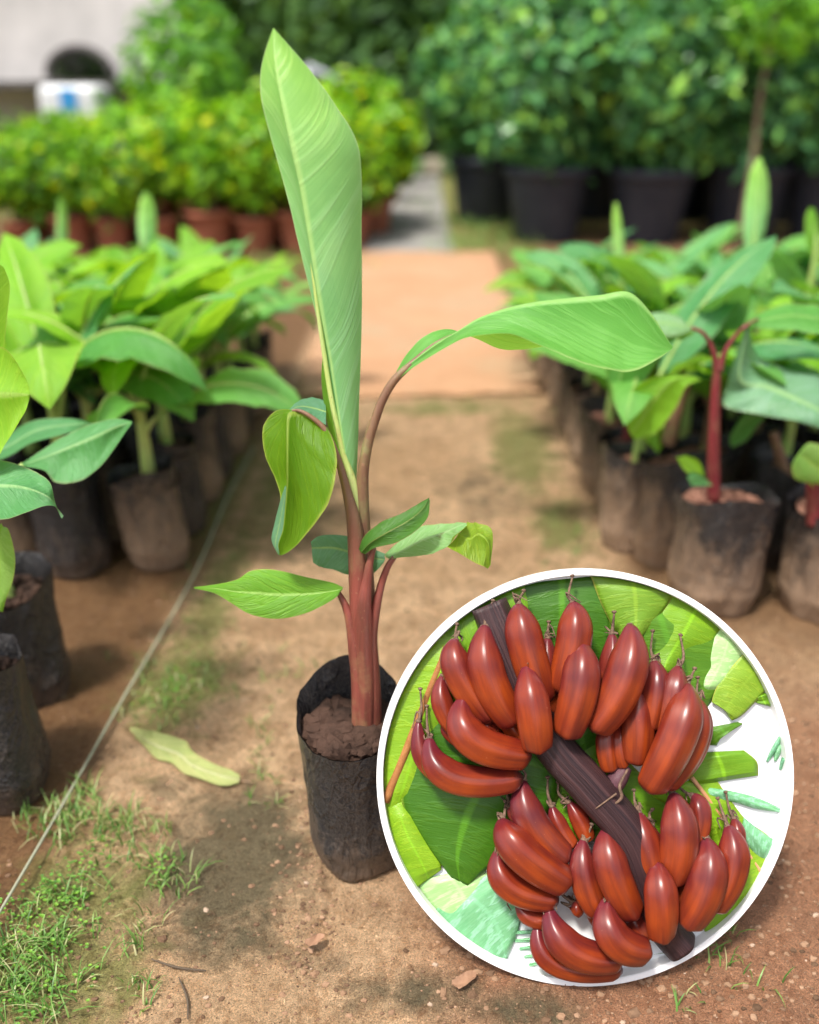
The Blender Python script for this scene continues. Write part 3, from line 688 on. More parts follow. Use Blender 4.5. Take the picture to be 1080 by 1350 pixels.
# arching right leaf
rl = [((519, 497), (520, 500, -.002), (522, 502, -.003)), ((536, 467, .006), (543, 478, -.004), (550, 481, -.008)), ((560, 443, .012), (578, 452, -.006), (590, 457, -.012)), ((592, 434, .03), (604, 436, -.006), (612, 446, -.018)),
      ((625, 446, .055), (632, 419, -.004), (640, 440, -.03)), ((660, 461, .065), (668, 406, 0), (672, 440, -.04)), ((700, 459, .060), (705, 398, 0), (706, 453, -.05)), ((740, 446, .05), (748, 393, 0), (750, 472, -.055)),
      ((785, 430, .05), (790, 389, 0), (792, 485, -.055)), ((832, 420, .04), (829, 385, 0), (834, 489, -.045)), ((862, 430, .02), (858, 412, .0), (868, 473, -.025)), ((887, 456), (887, 458), (886, 460))]
hb('arching_leaf', rl, 'leaf_right', n=90, m=12, bulge=(.10, .14), ruffle=.06)['label'] = 'long bright green leaf arching to the right'
# drooping left leaf
hb('drooping_leaf_far_half', [((428, 528, .035), (430, 543, .01), (430, 560, -.004)), ((410, 524, .04), (412, 538, .015), (412, 551, -.004)), ((393, 529, .035), (395, 536, .012), (396, 543, -.006)), ((381, 540, .0), (382, 541, -.004), (383, 543, -.01))], 'leaf_grey', n=24, m=6, bulge=(.08, .08), ruffle=.08)
hb('drooping_leaf_far_half', [((376, 640, -.04), (378, 642, -.045), (379, 645, -.05)), ((369, 662, -.03), (373, 668, -.04), (378, 672, -.045)), ((362, 690, -.028), (368, 694, -.038), (375, 700, -.045)), ((358, 712, -.03), (363, 718, -.038), (369, 722, -.044)), ((366, 730, -.04), (367, 731, -.04), (368, 732, -.042))], 'leaf_grey', n=24, m=6, bulge=(.08, .08))
dl = [((427, 557, -.002), (428, 559, -.002), (431, 563, -.012)), ((409, 549, -.004), (410, 551, -.006), (440, 583, -.028)), ((391, 541, -.008), (392, 543, -.010), (444, 606, -.04)), ((366, 541, .0), (380, 545, -.022), (442, 628, -.045)),
      ((350, 556, .0), (378, 566, -.034), (438, 647, -.05)), ((346, 574, -.004), (378, 590, -.044), (431, 667, -.05)), ((350, 602, -.008), (378, 612, -.05), (421, 682, -.052)), ((364, 634, -.012), (378, 636, -.052), (410, 697, -.05)),
      ((370, 660, -.020), (376, 665, -.052), (400, 709, -.05)), ((364, 692, -.024), (373, 697, -.05), (390, 720, -.048)), ((359, 714, -.03), (367, 717, -.046), (378, 729, -.046)), ((367, 731, -.042), (369, 732, -.042), (371, 732, -.042))]
hb('drooping_leaf', dl, 'leaf_droop', n=80, m=12, bulge=(-.22, -.12), ruffle=.03)['label'] = 'leaf folded over and hanging down on the left'
# small leaves
sl = [((452, 774, -.01), (452, 776, -.012), (450, 779, -.012)), ((438, 768, -.01), (440, 779, -.016), (440, 790, -.022)), ((405, 761, -.01), (408, 783, -.02), (405, 808, -.03)), ((362, 751, -.012), (370, 784, -.025), (366, 816, -.035)),
      ((332, 752, -.015), (338, 782, -.025), (330, 810, -.035)), ((312, 764, -.02), (310, 780, -.025), (303, 794, -.032)), ((286, 770, -.022), (286, 776, -.026), (282, 782, -.028)), ((256, 774, -.024), (256, 775, -.024), (256, 776, -.024))]
hb('lower_left_leaf', sl, 'leaf_small', n=56, bulge=(.08, .08), ruffle=.06)['label'] = 'flat bright green small leaf pointing left'
ml = [((473, 724, -.02), (476, 729, -.02), (481, 731, -.02)), ((480, 707, -.02), (488, 716, -.03), (495, 722, -.03)), ((500, 690, -.02), (510, 702, -.04), (521, 716, -.045)), ((530, 676, -.02), (537, 687, -.04), (547, 701, -.045)), ((552, 664, -.02), (556, 672, -.032), (564, 682, -.035)), ((566, 656, -.02), (566, 657, -.02), (567, 660, -.02))]
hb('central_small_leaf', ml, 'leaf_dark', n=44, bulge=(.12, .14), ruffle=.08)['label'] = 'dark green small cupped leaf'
sr = [((507, 731), (509, 735), (513, 737)), ((522, 716, .02), (530, 726), (538, 734, -.02)), ((545, 697, .03), (555, 712), (566, 730, -.03)), ((572, 691, .03), (584, 702), (590, 721, -.03)), ((596, 689, .022), (604, 693, -.008), (600, 706, -.035)), ((614, 689, .01), (615, 690, -.005), (616, 692, -.02))]
sr2 = [((616, 688, .012), (605, 703, -.012), (589, 721, -.032)), ((624, 689, .008), (619, 710, -.02), (606, 730, -.036)),
      ((628, 689, .01), (632, 703, -.02), (626, 742, -.035)), ((649, 700, -.01), (645, 718, -.03), (638, 747, -.035)), ((647, 745, -.03), (645, 748, -.03), (643, 750, -.03))]
hb('folded_leaf_tip', sr2, 'leaf_tip', n=40, bulge=(.12, .12), ruffle=.05)['label'] = 'yellow green folded leaf tip with brown specks'
hb('lower_right_leaf', sr, 'leaf_spot', n=54, bulge=(.12, .16), ruffle=.07)['label'] = 'small leaf with brown spots and a folded tip'
sb = [((508, 730, .006), (508, 738, .006), (506, 742, .006)), ((488, 722, .02), (490, 735, .016), (490, 757, .014)), ((462, 708, .028), (464, 728, .022), (462, 759, .02)), ((438, 705, .028), (440, 722, .022), (440, 751, .02)), ((420, 707, .026), (422, 722, .022), (424, 748, .02)), ((410, 714, .024), (411, 722, .022), (413, 742, .02))]
hb('rear_small_leaf', sb, 'leaf_grey', n=36, bulge=(.1, .1), ruffle=.12)['label'] = 'grey green small leaf behind the stem'
# root hairs at the stem foot and fine stem hairs
hr = []
for k in range(9):
    a = random.uniform(-.5, 1.2); p0 = H(497, 978, -.012)-HB; q = p0+Vector((random.uniform(.0, .03), random.uniform(-.03, -.005), random.uniform(.0, .012)))
    hr.append(tube([p0, (p0+q)/2+Vector((0, 0, .006)), q], [.0006, .0005, .0003], 6, 4))
link('root', join_me('root', hr), 'stone', hero)

# ------------------------------------------------------------------ generic banana seedlings
def seedling(name, seed, h_stem, nleaf, leaf_len, stem_mat_, leaf_mats, r_bag=.08, h_bag=.25, bagm='bag', soil='potsoil', upright=True, tall=1.0, az0=0.0):
    rs = random.Random(seed); root = thing(name, '', 'banana plant')
    bo, bi = bag_meshes(r_bag, h_bag, seed, lean=(rs.uniform(-.06, .06), rs.uniform(-.06, .06)))
    link('grow_bag', bo, bagm, root); link('bag_lining', bi, 'bag_inside', root)
    link('soil', soil_mesh(r_bag*.92, h_bag-.035, seed, 50, .009), soil, root)
    zb = h_bag-.05
    link('stem', tube([Vector((0, 0, zb)), Vector((.002, .0, zb+h_stem*.5)), Vector((.004, .002, zb+h_stem))], [.018, .014, .009], 16, 12), stem_mat_, root)
    for k in range(nleaf):
        az = az0+k*2.4+rs.uniform(-.3, .3); L = leaf_len*rs.uniform(.75, 1.1); el = rs.uniform(.7, 1.3)
        if k == nleaf-1 and upright: el = 1.52; L *= .9
        zz = zb+h_stem*(.55+.45*(k+1)/nleaf); pl = (.07+.06*rs.random())*tall
        d = Vector((math.cos(az), math.sin(az), 0)); p = Vector((.003, 0, zz-.02)); pts = [p.copy()]; e = 1.45
        steps = 4
        for i in range(steps):
            e = 1.45+(el-1.45)*(i+1)/steps; p = p+(d*math.cos(e)+Vector((0, 0, math.sin(e))))*(pl/steps); pts.append(p.copy())
        pp = list(pts)
        n = 9; mids = [p.copy()]; es = [e]; drop = rs.uniform(.7, 2.3) if el < 1.5 else .12
        for i in range(n):
            e -= drop/n*(.5+i/n); p = p+(d*math.cos(e)+Vector((0, 0, math.sin(e))))*(L/n); mids.append(p.copy()); es.append(e)
        link('petiole', tube(pp+mids[1:8], [.0075]+[.0055]*(steps-1)+[.0045]+[.0036, .0032, .0028, .0024, .002, .0016, .0012], 26, 8), stem_mat_ if el < 1.5 else 'stem_green', root)
        W = L*rs.uniform(.17, .25)*(.55 if el > 1.5 else 1); side = Vector((-math.sin(az), math.cos(az), 0)); stn = []; tw = rs.uniform(-.5, .5)
        fold = rs.uniform(-.15, .55) if el < 1.5 else .9
        for i, q in enumerate(mids):
            t = i/n; wd_ = W*(math.sin(math.pi*min(1, t*.93+.05))**.7)*(1-.25*t)*(1 if i < n else .03)
            if i == 0: wd_ = W*.12
            up_ = (Vector((0, 0, math.cos(es[i])))-d*math.sin(es[i]))
            s_ = (side*math.cos(tw*t)+up_*math.sin(tw*t)); u2 = (up_*math.cos(tw*t)-side*math.sin(tw*t))
            f = fold if el > 1.5 else -fold
            stn.append((q-s_*wd_*math.cos(f)+u2*wd_*math.sin(f), q, q+s_*wd_*math.cos(f)+u2*wd_*math.sin(f)))
        link('leaf', blade([(c, b, a) for a, b, c in stn], 26, 5, (.1, .1) , .20), rs.choice(leaf_mats) if el < 1.5 else 'leaf_up', root)
    return root
GL = ['leaf_g1', 'leaf_g2', 'leaf_g2', 'leaf_g3', 'leaf_g1']
GR = 'banana seedlings in black bags on the left'
GRR = 'banana seedlings in black bags on the right'
lt = [seedling('potted_banana_plant', 20+i, .17+.02*(i % 3), 6+i % 2, .38+.04*(i % 2), 'stem_green' if i != 2 else 'stem_yellow', GL, bagm='bag' if i % 2 else 'bag_dirty', upright=False, az0=i*1.1) for i in range(6)]
rt = [seedling('potted_banana_plant', 40+i, .16+.02*(i % 2), 6, .36+.04*(i % 2), ['stem_crimson', 'stem_green', 'petiole_brown', 'stem_green'][i], ['leaf_g1', 'leaf_g3', 'leaf_g2', 'leaf_g1'], bagm='bag_dirty', soil='redsoil', upright=False, az0=i*1.7) for i in range(4)]
ordn = ['nearest', 'second', 'third', 'fourth', 'fifth', 'sixth', 'seventh', 'eighth', 'ninth', 'tenth', 'eleventh', 'twelfth', 'thirteenth']
first = set()
def put(tp, x, y, rz, lab, sc, grp):
    if tp.name not in first:
        first.add(tp.name); tp.location = (x, y, 0); tp.rotation_euler = (0, 0, rz); tp.scale = (sc,)*3; tp['label'] = lab; tp['group'] = grp; return tp
    return dup(tp, (x, y, 0), rz, lab, sc, grp)
rl_ = random.Random(12)
# left block; column 0 stands along the path edge
for ci, x in enumerate((-.655, -.83, -1.005, -1.18, -1.36)):
    for k in range(9):
        y = 1.90+k*.188+(-.04 if ci % 2 else 0)+rl_.uniform(-.012, .012)
        if ci == 3 and k < 1: continue
        if ci == 4 and k < 2: continue
        xx = x+rl_.uniform(-.012, .012)
        col = ['along the path edge', 'second column from the path', 'third column from the path'][ci] if ci < 3 else ''
        if ci < 3: lab = f'left block banana seedling in black bag, {ordn[k]} from the front, {col}'
        else: lab = 'leafy green banana seedling deep in the far left columns of the left block'
        tp = lt[(2 if (ci == 0 and k == 0) else (k*3+ci*5) % 6)]
        put(tp, xx, y, rl_.random()*6.28, lab, rl_.uniform(.98, 1.10)*(1-.026*k), GR)
# right block
for ci, x in enumerate((.535, .71, .885, 1.06, 1.24, 1.42)):
    for k in range(10):
        y = 2.02+k*.18+(.05 if ci % 2 else 0)+rl_.uniform(-.012, .012)
        if ci >= 1: y += 0
        xx = x+rl_.uniform(-.012, .012)
        if ci < 3: lab = f'right block banana seedling in muddy bag, {ordn[k]} from the front, {["along the path edge", "second column from the path", "third column from the path"][ci]}'
        else: lab = 'leafy banana seedling deep in the far right columns of the right block'
        if ci > 3 and k < 1: continue
        put(rt[(k*3+ci+1) % 4], xx, y, rl_.random()*6.28, lab, rl_.uniform(.88, 1.04)*(1-.022*k), GRR)

def custom(label, loc, r, h, seed, bagm, soil, stem=None, stemmat='stem_green', blades=(), grp=None, rim=None, lean=(0, 0), pets=()):
    root = thing('potted_banana_plant', label, 'banana plant', loc, 0, grp)
    bo, bi = bag_meshes(r, h, seed, lean=lean, rim=rim); link('grow_bag', bo, bagm, root); link('bag_lining', bi, 'bag_inside', root)
    link('soil', soil_mesh(r*.92, h-.03, seed, 260, .007, lean=lean), soil, root, smooth=False)
    L0 = Vector(loc)
    if stem: link('stem', tube([s for s, _ in stem], [q for _, q in stem], 30, 14, org=L0), stemmat, root)
    for pts, rad in pets: link('petiole', tube(pts, rad, 24, 8, org=L0), stemmat, root)
    for st, mt, kw in blades: link('leaf', blade(st, 44, 9, org=L0, **kw), mt, root)
    return root
def PS(Y, st): return [tuple(P(q[0], q[1], Y+(q[2] if len(q) > 2 else 0)) for q in s) for s in st]
# two nearest bags at the left edge
bA = G(20, 1020); bA = Vector((bA.x-.02, 1.10, 0))
YA = 1.10
leafE = PS(YA, [((2, 690), (3, 692), (4, 694)), ((-12, 700), (0, 710), (12, 700, -.02)), ((-20, 740), (0, 745), (20, 735, -.03)), ((-18, 775), (0, 775), (17, 765, -.03)), ((-6, 800), (0, 803), (8, 790, -.02)), ((2, 806), (3, 807), (4, 806))])
leafD = PS(YA-.02, [((-60, 600, .05), (-60, 640), (-60, 680, -.05)), ((-20, 603, .04), (-22, 640), (-24, 684, -.05)), ((20, 611, .03), (16, 640, -.01), (8, 684, -.05)), ((48, 622, .02), (42, 645, -.02), (38, 674, -.05)), ((66, 637), (62, 654, -.02), (60, 667, -.04)), ((72, 660, -.01), (72, 664, -.02), (73, 668, -.03)), ((80, 682, -.03), (82, 684, -.03), (84, 680, -.03))])
leafA2 = PS(YA+.02, [((-40, 480, .04), (-40, 530), (-40, 620, -.03)), ((-16, 462, .04), (-14, 520), (-16, 615, -.03)), ((4, 458, .02), (6, 520, -.01), (-2, 600, -.03)), ((22, 478, .0), (24, 520, -.015), (16, 572, -.03)), ((36, 503, -.01), (36, 520, -.02), (32, 545, -.03)), ((39, 516, -.02), (39.5, 520, -.02), (39, 526, -.02))])
leafF = PS(YA+.05, [((-30, 470), (-16, 475), (4, 470)), ((-26, 420), (-12, 420), (9, 420)), ((-20, 380), (-8, 375), (13, 378)), ((-14, 350), (-5, 345), (6, 354))])
xA = P(20, 1000, 1.10).x-.035
custom('dusty black seedling bag nearest the viewer at the left edge', (xA, 1.10, 0), .088, .245, 71, 'bag', 'potsoil',
       [(Vector((xA-.01, 1.10, .2)), .016), (Vector((xA-.02, 1.10, .40)), .012), (Vector((xA-.03, 1.10, .55)), .008)], 'stem_green',
       [(leafE, 'leaf_g2', dict(bulge=(.1, .1))), (leafD, 'leaf_g3', dict(bulge=(.12, .10), ruffle=.04)), (leafA2, 'leaf_g2', dict(bulge=(.1, .12), ruffle=.05)), (leafF, 'leaf_g2', dict(bulge=(.1, .1)))], GR, lean=(-.05, 0))
YB = 1.36; xB = P(46, 930, YB).x
leafB = PS(1.28, [((28, 612), (30, 613), (31, 615)), ((60, 590, .02), (62, 601), (58, 620, -.02)), ((98, 568, .03), (100, 585), (74, 636, -.03)), ((130, 556, .02), (128, 573, -.01), (104, 634, -.04)), ((155, 552, .01), (150, 563, -.01), (135, 612, -.03)), ((173, 555), (174, 556), (172, 560, -.01))])
leafC = PS(1.42, [((-30, 590), (-28, 600), (-26, 612)), ((2, 578, .02), (6, 590), (6, 604, -.02)), ((38, 556, .02), (46, 568), (40, 585, -.02)), ((80, 551, .02), (84, 560), (78, 574, -.02)), ((115, 555), (118, 560), (114, 566)), ((135, 565), (136, 566), (135, 568))])
custom('second black seedling bag at the left edge with a dark ribbed leaf', (xB, YB, 0), .082, .25, 72, 'bag', 'potsoil',
       [(Vector((xB, YB, .2)), .016), (Vector((xB-.03, YB-.02, .42)), .012), (P(0, 640, 1.3), .007), (P(30, 613, 1.28), .004)], 'stem_green',
       [(leafB, 'leaf_g3', dict(bulge=(.10, .12), ruffle=.05)), (leafC, 'leaf_g3', dict(bulge=(.1, .1), ruffle=.06))], GR, lean=(-.03, 0))
# left: leafy pale stemmed plant in the wide bag by the string is lt[2] at front of column 0
# right front: crimson stemmed seedling in a wide muddy bag
YR = 1.73; xR = P(942, 750, YR).x
def RR(st, dy=0): return PS(YR+dy, st)
rfb = [
 (RR([((908, 432), (912, 433), (914, 436)), ((897, 418, .03), (893, 428), (895, 442, -.02)), ((872, 412, .04), (868, 426), (874, 444, -.02)), ((846, 416, .03), (844, 428), (850, 440, -.02)), ((826, 434), (826, 436), (827, 438))], .02), 'leaf_g1', dict(bulge=(.1, .1), ruffle=.08)),
 (RR([((986, 426), (988, 428), (990, 431)), ((1010, 408, .04), (1012, 420), (1016, 434, -.02)), ((1045, 400, .05), (1046, 415), (1050, 436, -.03)), ((1080, 404, .05), (1082, 420), (1085, 440, -.03)), ((1115, 430), (1116, 432), (1116, 434))], .04), 'leaf_g1', dict(bulge=(.1, .1), ruffle=.08)),
 (RR([((985, 425), (986, 428), (987, 431)), ((960, 505, .05), (975, 500), (1000, 470, .08)), ((955, 535, .0), (1010, 510, .0), (1050, 490, .08)), ((990, 545, -.03), (1045, 525, -.02), (1085, 500, .05)), ((1050, 555, -.06), (1085, 545, -.04), (1110, 530, .0)), ((1100, 570, -.06), (1102, 571, -.05), (1104, 570, -.04))]), 'leaf_g3', dict(bulge=(.1, .1), ruffle=.08)),
 (RR([((915, 440, .02), (912, 436), (908, 432)), ((900, 448, .03), (890, 428), (880, 415, .05)), ((885, 450, .03), (860, 428), (850, 415, .04)), ((870, 470), (835, 450), (815, 435)), ((850, 500), (820, 490), (800, 480)), ((812, 535), (810, 533), (806, 530))], .05), 'leaf_g1', dict(bulge=(.1, .1), ruffle=.08)),
 (RR([((925, 500, .02), (920, 498, .02), (915, 495, .02)), ((905, 510), (890, 500), (870, 495)), ((890, 540), (865, 525), (838, 510)), ((865, 570), (845, 555), (825, 530)), ((838, 580), (832, 574), (828, 565))]), 'leaf_g2', dict(bulge=(.1, .1), ruffle=.08)),
 (RR([((925, 625), (928, 628), (930, 630)), ((905, 622), (913, 615), (922, 608)), ((892, 603), (898, 602), (905, 600))], -.03), 'leaf_g2', dict(bulge=(.1, .1))),
 (RR([((940, 640), (936, 636), (932, 632)), ((922, 640), (918, 630), (914, 622)), ((912, 640), (908, 633), (906, 628))], -.04), 'leaf_g3', dict(bulge=(.1, .1)))]
custom('crimson stemmed banana seedling in the wide muddy bag right of the path', (xR, YR, 0), .102, .27, 81, 'bag_dirty', 'redsoil',
       [(P(941, 660, YR), .0155), (P(941, 600, YR), .013), (P(943, 530, YR), .0105), (P(945, 495, YR), .0085), (P(946, 475, YR), .006)], 'stem_crimson', rfb, GRR,
       pets=[([P(946, 490, YR), P(940, 462, YR), P(928, 440, YR), P(912, 432, YR)], [.0085, .0055, .004, .0032]), ([P(948, 490, YR), P(957, 462, YR), P(972, 440, YR), P(986, 428, YR), P(1000, 420, YR+.05)], [.0085, .0055, .0042, .0034, .0022])])
xR2 = xR+.245
custom('brown stemmed seedling in the muddy bag at the right edge', (xR2, 1.70, 0), .105, .27, 82, 'bag_dirty', 'redsoil',
       [(P(1074, 690, 1.66), .018), (P(1072, 630, 1.66), .013), (P(1073, 590, 1.66), .008)], 'stem_crimson',
       [(PS(1.62, [((1070, 640), (1071, 642), (1072, 644)), ((1046, 610), (1052, 600), (1062, 588)), ((1050, 632), (1075, 615), (1090, 590)), ((1090, 640), (1100, 630), (1110, 610))]), 'leaf_g2', dict(bulge=(.1, .1)))], GRR)
xR3 = P(880, 700, 1.93).x
custom('seedling in a narrow dark bag left of the wide muddy bag', (xR3, 1.93, 0), .085, .27, 83, 'bag_dirty', 'redsoil',
       [(P(880, 585, 1.93), .018), (P(890, 545, 1.93), .016), (P(905, 505, 1.93), .012)], 'petiole_brown', [], GRR)
xR4 = P(1030, 700, 1.92).x
custom('brown stemmed seedling behind the two front muddy bags', (xR4, 1.93, 0), .085, .25, 84, 'bag', 'redsoil',
       [(P(1035, 660, 1.90), .018), (P(1030, 610, 1.90), .014), (P(1020, 570, 1.90), .009)], 'petiole_brown',
       [(PS(1.9, [((1015, 545), (1016, 548), (1018, 552)), ((1000, 560), (1000, 545), (1010, 530)), ((985, 580), (978, 560), (985, 540)), ((965, 590), (962, 580), (965, 570))]), 'leaf_g1', dict(bulge=(.1, .1)))], GRR)
# upright pale leaves rising above the blocks belong to plants set there
def spear(px0, py0, px1, py1, Y, wpx, mt, label, rxy, grp):
    b = P(px0, py0, Y); t = P(px1, py1, Y+.03); r = thing('potted_banana_plant', label, 'banana plant', (b.x, b.y, 0), 0, grp)
    org = Vector((b.x, b.y, 0)); bo, bi = bag_meshes(.08, .25, int(px0)); link('grow_bag', bo, 'bag', r); link('bag_lining', bi, 'bag_inside', r); link('soil', soil_mesh(.073, .215, 4, 20), 'potsoil', r)
    link('stem', tube([Vector((b.x, b.y, .2)), Vector((b.x, b.y, .34)), b, b*.3+t*.7], [.018, .014, .008, .003], 20, 10, org=org), 'stem_green', r)
    st = []
    for k in range(9):
        u = k/8; c = b*(1-u)+t*u; wd_ = wpx*Y/F*(math.sin(math.pi*min(1, u*.85+.05))**.8)*(1-.1*u) if k < 8 else .002
        st.append((c+Vector((-wd_*.7, .02*rxy, 0)), c+Vector((0, -.01, 0)), c+Vector((wd_, .02, 0))))
    link('leaf', blade(st, 26, 5, (.1, -.1), .06, org=org), mt, r)
spear(190, 345, 189, 253, 3.0, 15, 'leaf_up', 'left block seedling with a tall pale furled leaf standing above the others', 1, GR)
spear(78, 350, 78, 262, 3.5, 9, 'leaf_up', 'left block seedling with a narrow pale spear leaf', 1, GR)
spear(992, 345, 1003, 208, 2.7, 19, 'leaf_up', 'right block seedling with a broad pale spear leaf rising before the pots', 1, GRR)
spear(820, 390, 813, 268, 2.75, 9, 'leaf_up', 'right block seedling with a slim pale spear leaf', 1, GRR)
spear(800, 400, 765, 322, 2.9, 12, 'leaf_g2', 'right block seedling with a slanting yellow green spear leaf', 1, GRR)
spear(1075, 340, 1072, 275, 2.6, 12, 'leaf_g2', 'right block seedling with a short spear leaf at the right edge', 1, GRR)

# ------------------------------------------------------------------ shrubs and trees
def leaf_cloud(n, rx, ry, rz, cz, size, seed, clump=.55, shell=.5, tone=(.0, 1.0), flat_top=False, pw=1.5):
    g = np.random.default_rng(seed)
    d = g.normal(size=(n, 3)); d /= np.linalg.norm(d, axis=1)[:, None]
    nb = 16; cb = g.normal(size=(nb, 3)); cb /= np.linalg.norm(cb, axis=1)[:, None]
    dots = (d@cb.T).max(1); bump_ = 1-clump*.55*(1-np.clip((dots-.55)/.45, 0, 1))
    rad = (shell+(1-shell)*g.random(n)**.5)*bump_
    rad = rad*np.where(g.random(n) < .10, 1+.35*g.random(n), 1); rad = rad*(1+.10*np.sin(d[:, 0]*9+seed)*np.sin(d[:, 2]*8+seed*2))
    c = d*rad[:, None]*np.array([rx, ry, rz]); c[:, 2] += cz
    # leaf frames
    nrm = d*.6+g.normal(size=(n, 3))*.6+np.array([0, -.1, .5]); nrm /= np.linalg.norm(nrm, axis=1)[:, None]
    a = np.cross(nrm, g.normal(size=(n, 3))); a /= np.linalg.norm(a, axis=1)[:, None]; b = np.cross(nrm, a)
    s = size*(.6+.8*g.random(n))[:, None]
    v = np.stack([c-a*s, c-b*s*.42+nrm*s*.12, c+a*s-nrm*s*.15, c+b*s*.42+nrm*s*.12], 1).reshape(-1, 3)
    i = np.arange(n)*4; f = [(int(k), int(k+1), int(k+2)) for k in i]+[(int(k), int(k+2), int(k+3)) for k in i]
    f = [x for p in zip(f[:n], f[n:]) for x in p]
    t = tone[0]+(tone[1]-tone[0])*np.clip(g.random(n)**pw, 0, 1)
    return mesh('foliage', v.tolist(), f, tone=np.repeat(t, 4))
def potshape(r, h, rimw=.02):
    return lathe([(r*.05, 0), (r*.72, 0), (r*.74, .01), (r*.95, h*.86), (r*.96, h*.87), (r+rimw, h*.88), (r+rimw, h*.99), (r+rimw*.6, h), (r*.93, h), (r*.9, h*.9)], 36)
def potted(name, label, cat, r, h, potm, folm, n, rx, rz, cz, size, seed, tone, trunk=True, grp=None, pw=1.5, ry=None):
    root = thing(name, label, cat, group=grp)
    link('pot', potshape(r, h), potm, root); link('soil', soil_mesh(r*.9, h*.9, seed, 8, .02), 'potsoil', root)
    rs = random.Random(seed)
    for k in range(3 if trunk else 2):
        a = rs.random()*6.28; q = Vector((math.cos(a), math.sin(a), 0))
        link('trunk', tube([Vector((q.x*.02, q.y*.02, h*.85)), q*rx*.15+Vector((0, 0, cz*.6)), q*rx*.5+Vector((0, 0, cz+rz*.3))], [.02 if trunk else .012, .014, .006], 12, 7), 'bark', root)
    link('foliage', leaf_cloud(n, rx, ry or rx, rz, cz, size, seed, clump=1.0, shell=.35, tone=tone, pw=pw), folm, root, smooth=False)
    return root
GT = 'lime shrubs in terracotta pots'
tshr = [potted('potted_shrub', '', 'shrub', .16, .27, 'terracotta', 'fol_lime', 900, .35, .38, .62, .062, 100+i, (.05, .98), False, GT, 1.2) for i in range(4)]
rs = random.Random(4)
wide = ['at the left edge', 'second from the left edge', 'third from the left edge', 'fourth from the left edge', 'fifth from the left edge', 'sixth from the left edge', 'seventh from the left edge', 'behind the tall pale leaf', 'right of the tall pale leaf', 'last before the path']
for row in range(3):
    for k in range(10):
        x = -3.35+k*.345+(.15 if row % 2 else 0); y = 6.75+row*.62+max(0, k-7)*.35
        if x > -.40: continue
        x += rs.uniform(-.03, .03); sc = [.92, .98, 1.04][row]*rs.uniform(.9, 1.16)*(.92 if x < -2.3 else 1.06)
        lab = f'lime green shrub in terracotta pot, front row, {wide[k]}' if row == 0 else 'yellow green bushy shrub packed behind the front row of terracotta pots'
        put(tshr[(k+row*2) % 4], x, y, rs.random()*6.28, lab, sc, GT)
# taller bright shrub behind the pots
tb = potted('potted_shrub', 'taller bright green shrub rising behind the lime hedge left of the tall pale leaf', 'shrub', .2, .4, 'bigpot', 'fol_mid', 1300, .75, .95, 1.05, .085, 131, (.1, 1), True)
tb.location = (P(258, 200, 9.2).x, 9.2, 0)
# further lime shrubs along the path
for k, (px, py, Y, s) in enumerate(((470, 200, 8.8, .95), (510, 190, 10.2, 1.0), (430, 190, 10.0, 1.05), (520, 170, 12.0, 1.1))):
    dup(tshr[k], (P(px, py, Y).x, Y, 0), k*1.3, ['lime shrub beside the grey path, nearest of four', 'lime shrub beside the grey path, second of four', 'lime shrub set back from the grey path', 'farthest lime shrub beside the grey path'][k], s, GT)
# big dark shrubs in black pots
GB = 'large shrubs in black pots on the right'
big = [potted('potted_shrub', '', 'shrub', .33, .56, 'bigpot', 'fol_dark', 4600, .62, .76, 1.20, .078, 200+i, (0, 1), True, GB, 1.1) for i in range(3)]
bl = [(P(718, 300, 7.35).x, 7.35, 'large dark shrub in black pot, nearest the path', 1.0), (P(852, 300, 7.3).x, 7.3, 'large dark shrub in black pot, second from the path', .98), (P(975, 300, 7.45).x, 7.45, 'large dark shrub in black pot, third from the path', 1.0), (P(1085, 300, 7.4).x, 7.4, 'large dark shrub in black pot at the right edge', 1.0),
      (P(640, 250, 8.5).x, 8.5, 'dark shrub in black pot set behind and beside the path', 1.0)]
for k, (x, y, lab, s) in enumerate(bl): put(big[k % 3], x, y, k*1.9, lab, s, GB)
for k in range(6):
    dup(big[k % 3], (P(700+k*85, 200, 8.7+.2*(k % 2)).x, 8.7+.2*(k % 2), 0), k*2.3, 'tall green shrub packed in the second row behind the black pots', 1.25, GB)
for k in range(4):
    o = dup(big[(k+1) % 3], (P(760+k*110, 60, 10.6).x, 10.6, 0), k*1.3, 'tall green shrub packed in the third row behind the black pots', 1.65, GB)
    for ch in o.children:
        if ch.name.startswith('foliage'):
            ch.data = ch.data.copy(); ch.data.materials.clear(); ch.data.materials.append(M['fol_mid'])
# spindly pale trunked sapling among the right shrubs
sp1 = thing('sapling', 'pale trunked sapling standing before the dark shrubs at right', 'tree', (P(985, 250, 6.95).x, 6.95, 0))
link('trunk', tube([Vector((0, 0, 0)), Vector((.01, 0, .6)), Vector((-.01, 0, 1.1)), Vector((.02, 0, 1.7))], [.028, .024, .02, .01], 20, 8), 'bark', sp1)
link('foliage', leaf_cloud(700, .42, .35, .42, 1.62, .05, 88, tone=(.4, 1)), 'fol_mid', sp1, smooth=False)

